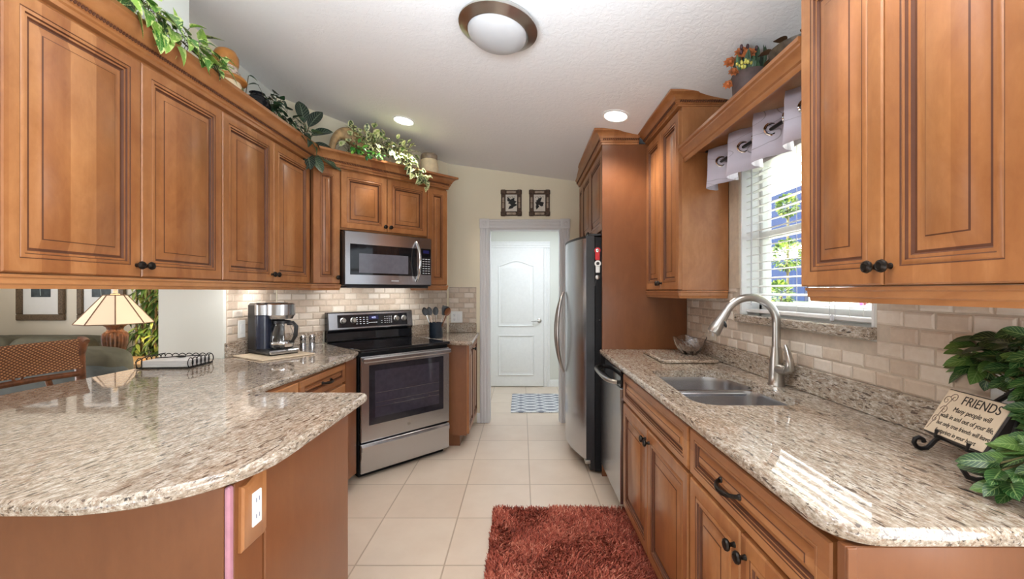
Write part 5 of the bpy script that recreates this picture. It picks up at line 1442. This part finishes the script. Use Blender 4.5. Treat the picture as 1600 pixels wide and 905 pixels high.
b = MB(); b.lathe([(.03, .548), (.03, .556), (.014, .562), (.017, .58), (.009, .60), (.001, .606)], 16); b.build('finial', plain('cream_finial', S(220, 204, 176), .5), lp)
pl = bpy.data.lights.new('lamp_bulb', 'POINT'); pl.energy = 7; pl.color = (1, .78, .52); pl.shadow_soft_size = .04
po = bpy.data.objects.new('lamp_bulb', pl); COL.objects.link(po); po.location = (LX, LY, 1.16)
# bamboo
bp = thing('bamboo_plant', 'tall leafy bamboo plant in the corner behind the lamp', 'plant', (-3.47, 4.04, 0))
random.seed(17); s_ = MB(); b = MB(); nodes = []
for k in range(9):
    x0 = random.uniform(-.22, .16); y0 = random.uniform(-.08, .06); x1 = x0+random.uniform(-.12, .10); y1 = y0+random.uniform(-.06, .06); H = random.uniform(1.5, 2.0)
    pts = [(x0+(x1-x0)*q/10, y0+(y1-y0)*q/10, .25+(H-.25)*q/10) for q in range(11)]
    s_.tube(pts, .010, 8); nodes += [p_ for p_ in pts[2:]]
for k in range(520):
    p_ = Vector(random.choice(nodes)); a = random.uniform(0, 6.28)
    d = Vector((math.cos(a), math.sin(a)*.8, random.uniform(-.6, .5))); q = p_+d.normalized()*random.uniform(.02, .12); 
    for j in range(2):
        a2 = a+random.gauss(0, .7); dd = Vector((math.cos(a2), math.sin(a2)*.8, random.uniform(-.9, .1)))
        b.leaf(q, dd, (0, -.4, 1), random.uniform(.10, .18), .030, .4, 'lance', tone=random.random(), nv=4)
for p_ in b.v: p_.y = min(p_.y, .20+.03*math.tanh((p_.y-.20)/.05)) if p_.y > .20 else p_.y
s_.build('canes', plain('bamboo_cane', S(160, 132, 78), .5, noise=.25, nscale=20), bp); b.build('leaves', M_leaf_bamboo, bp, smooth=60)
p = MB(); p.lathe([(.12, 0), (.14, .01), (.17, .26), (.175, .28), (.155, .28), (.15, .24), (.001, .24)], 28); p.build('basket', M_urn, bp)
# framed palm prints
def palm_print(x0, x1, label):
    t = thing('framed_print', label, 'picture', ((x0+x1)/2, 4.3, 1.38)); w = (x1-x0)/2; h = .345
    M_fr = plain('bronze_brown_frame', S(104, 84, 62), .5, noise=.3, nscale=120)
    b = MB(); e = .062
    for (a, c, d, f_) in ((-w, w, h-e, h), (-w, w, -h, -h+e), (-w, -w+e, -h+e, h-e), (w-e, w, -h+e, h-e)): b.box(a, c, -.03, 0, d, f_, .008)
    b.build('frame', M_fr, t)
    b = MB(); b.box(-w+e, w-e, -.012, -.004, -h+e, h-e); b.build('mat_board', plain('white_mat', S(226, 224, 220), .7, noise=.01), t, smooth=0)
    b = MB(); b.box(-w+.145, w-.145, -.015, -.006, -h+.235, h-.10); b.build('print', plain('dark_palm_print', S(66, 76, 80), .5, noise=.35, nscale=14), t, smooth=0)
    b = MB()
    for k in range(9):
        a = .2+k*.34; b.leaf((-.01, -.0155, .03), (math.cos(a), 0, math.sin(a)), (0, -1, 0), .085, .012, .1, 'lance', fold=0, tone=.9, nv=4)
    b.tube([(-.01, -.0155, .03), (.0, -.0155, -.095)], .003, 6); b.build('palm_drawing', plain('pale_palm', S(172, 186, 186), .6), t)
    return t
palm_print(-5.07, -4.585, 'framed palm print above the sofa, left of the two')
palm_print(-4.46, -3.98, 'framed palm print partly behind the lamp shade')
# rattan bar chair: faces the counter, back panel along world y
bc = thing('bar_chair', 'woven rattan bar chair pulled up behind the breakfast bar', 'chair', (-2.44, 2.09, 0))
tW = NT('woven_rattan'); v = tW.coord(); 
w1 = tW.new('ShaderNodeTexWave', wave_type='BANDS', bands_direction='DIAGONAL'); tW.link(tW.map(v, (0, 1.0, 1.6)), w1.inputs['Vector']); w1.inputs['Scale'].default_value = 27; 
w2 = tW.new('ShaderNodeTexWave', wave_type='BANDS', bands_direction='DIAGONAL'); tW.link(tW.map(v, (0, -1.0, 1.6)), w2.inputs['Vector']); w2.inputs['Scale'].default_value = 27
f_ = tW.math('MULTIPLY', w1.outputs['Fac'], w2.outputs['Fac']); tW.bump(f_, .6, .004)
M_weave = tW.out(tW.ramp(f_, [(.15, S(112, 70, 42)), (.4, S(178, 120, 74)), (.75, S(218, 166, 114))]), .45)
M_rattan = plain('rattan_pole', S(132, 82, 50), .38, noise=.25, nscale=30)
b = MB(); rs = []
for i in range(13):
    u = i/12; yy = -.27+.54*u; xx = -.035*math.sin(math.pi*u)
    rs.append([(xx-.006, yy, .905), (xx-.030, yy, .985), (xx-.020, yy, 1.055), (xx+.01, yy, 1.068), (xx+.020, yy, 1.05), (xx+.004, yy, .985), (xx+.016, yy, .905)])
b.rings(rs); b.build('woven_back', M_weave, bc, smooth=60)
for sy in (-1, 1):
    b = MB(); b.tube([(.02, sy*.275, .0), (.01, sy*.275, .60), (.0, sy*.275, .80), (-.012, sy*.278, .98), (.012, sy*.275, 1.065), (.035, sy*.27, 1.05)], [.02, .02, .022, .024, .026, .016], 12); b.build('back_post', M_rattan, bc)
b = MB(); b.tube([(0, -.275, .875), (-.03, -.1, .88), (-.03, .1, .88), (0, .275, .875)], .015, 10); b.build('lower_rail', M_rattan, bc)
b = MB()
for sy in (-1, 1): b.tube([(0, sy*.27, .72), (-.01, sy*.20, .74), (-.02, sy*.15, .79), (-.022, sy*.13, .865)], .013, 8)
for q in (-.02, .02): b.tube([(-.022, q*.2, .875), (-.03, q*1.2, .91)], .006, 6)
b.build('curved_brace', M_rattan, bc)
b = MB(); b.box(.0, .40, -.25, .25, .60, .66, .025); b.build('seat', plain('seat_cushion_green', S(96, 110, 104), .85), bc)
for sx, sy in ((.38, -.22), (.38, .22)):
    b = MB(); b.tube([(sx, sy, 0), (sx-.01, sy, .61)], .02, 10); b.build('leg', M_rattan, bc)
b = MB(); b.tube([(.02, -.26, .22), (.38, -.22, .22), (.38, .22, .22), (.02, .26, .22)], .013, 8); b.build('foot_rail', M_rattan, bc)

# ------------------------------------------------------------------ outside the window
b = MB(); b.box(1.9, 16, -6, 14, -.25, -.15); tag(struct(b.build('ground_outside', plain('lawn', S(96, 124, 70), .9, noise=.3, nscale=6), smooth=0)), None)
nh = thing('neighbor_house', 'white neighboring house with blue shaded openings seen through the blind', 'house', (5.0, 0, 0))
b = MB(); b.box(0, 5, 2.0, 16.0, -.15, 4.6); b.build('wall', plain('white_stucco', S(240, 240, 238), .8, noise=.02), nh, smooth=0)
Mbl = plain('blue_shade_glass', S(10, 30, 66), .5, noise=.08, nscale=2)
b = MB(); b.box(-.06, .02, 7.45, 8.62, 2.2, 3.2, .004); b.build('upper_window', Mbl, nh)
b = MB(); b.box(-.06, .02, 7.45, 8.62, 1.15, 1.95, .004); b.build('lower_window', Mbl, nh)
b = MB(); b.box(-.05, .02, 8.75, 9.3, 1.3, 3.3, .004); b.build('side_window', plain('grey_blue_glass', S(30, 46, 70), .5, noise=.1, nscale=3), nh)
b = MB(); b.box(-.05, .02, 6.0, 8.2, .55, .80, .004); b.build('pool_ledge', Mbl, nh)
def clump(t, n, z, r_, name='leaves'):
    b = MB()
    for q in range(n):
        u = random.uniform(-1, 1); a = random.uniform(0, 6.28); s_ = math.sqrt(1-u*u); rr = r_*random.uniform(.7, 1)
        b.leaf((rr*s_*math.cos(a), rr*s_*math.sin(a), z+rr*u*1.2), (s_*math.cos(a), s_*math.sin(a), u+.4), (0, .3, 1), .07, .04, .3, tone=random.random(), nv=3)
    b.build(name, M_leaf_bamboo, t)
random.seed(50)
t = thing('garden_tree', 'slim green tree in two clipped tiers seen through the blind', 'tree', (4.42, 7.1, -.15))
clump(t, 420, 2.90, .13, 'upper_leaves'); clump(t, 420, 2.08, .20, 'lower_leaves')
b = MB(); b.tube([(0, 0, 0), (.01, 0, 2.9)], .02, 8); b.build('trunk', M_stem, t)
t = thing('garden_bush', 'low green bush seen through the blind just above the faucet', 'bush', (3.75, 6.2, -.15))
clump(t, 420, 1.42, .15)
b = MB(); b.tube([(0, 0, 0), (.02, 0, 1.42)], .02, 8); b.build('stem', M_stem, t)
t = thing('pink_flowers', 'pink flowering shrub outside above the window sill', 'bush', (4.2, 5.12, -.15))
b = MB(); b2 = MB(); random.seed(77)
for k in range(80):
    c = (random.gauss(0, .1), random.gauss(0, .13), 1.20+random.gauss(0, .07))
    if k % 2: blossom(b, c, .06, 6)
    else: b2.leaf(c, (random.gauss(0, 1), random.gauss(0, 1), .5), (0, 0, 1), .12, .06, .3, tone=random.random(), nv=3)
for k in range(5): b2.tube([(0, 0, 0), (random.gauss(0, .06), random.gauss(0, .08), 1.15)], .010, 6)
b.build('blossoms', plain('magenta_petal', S(214, 60, 130), .6, noise=.15), t); b2.build('leaves', M_leaf_net, t)
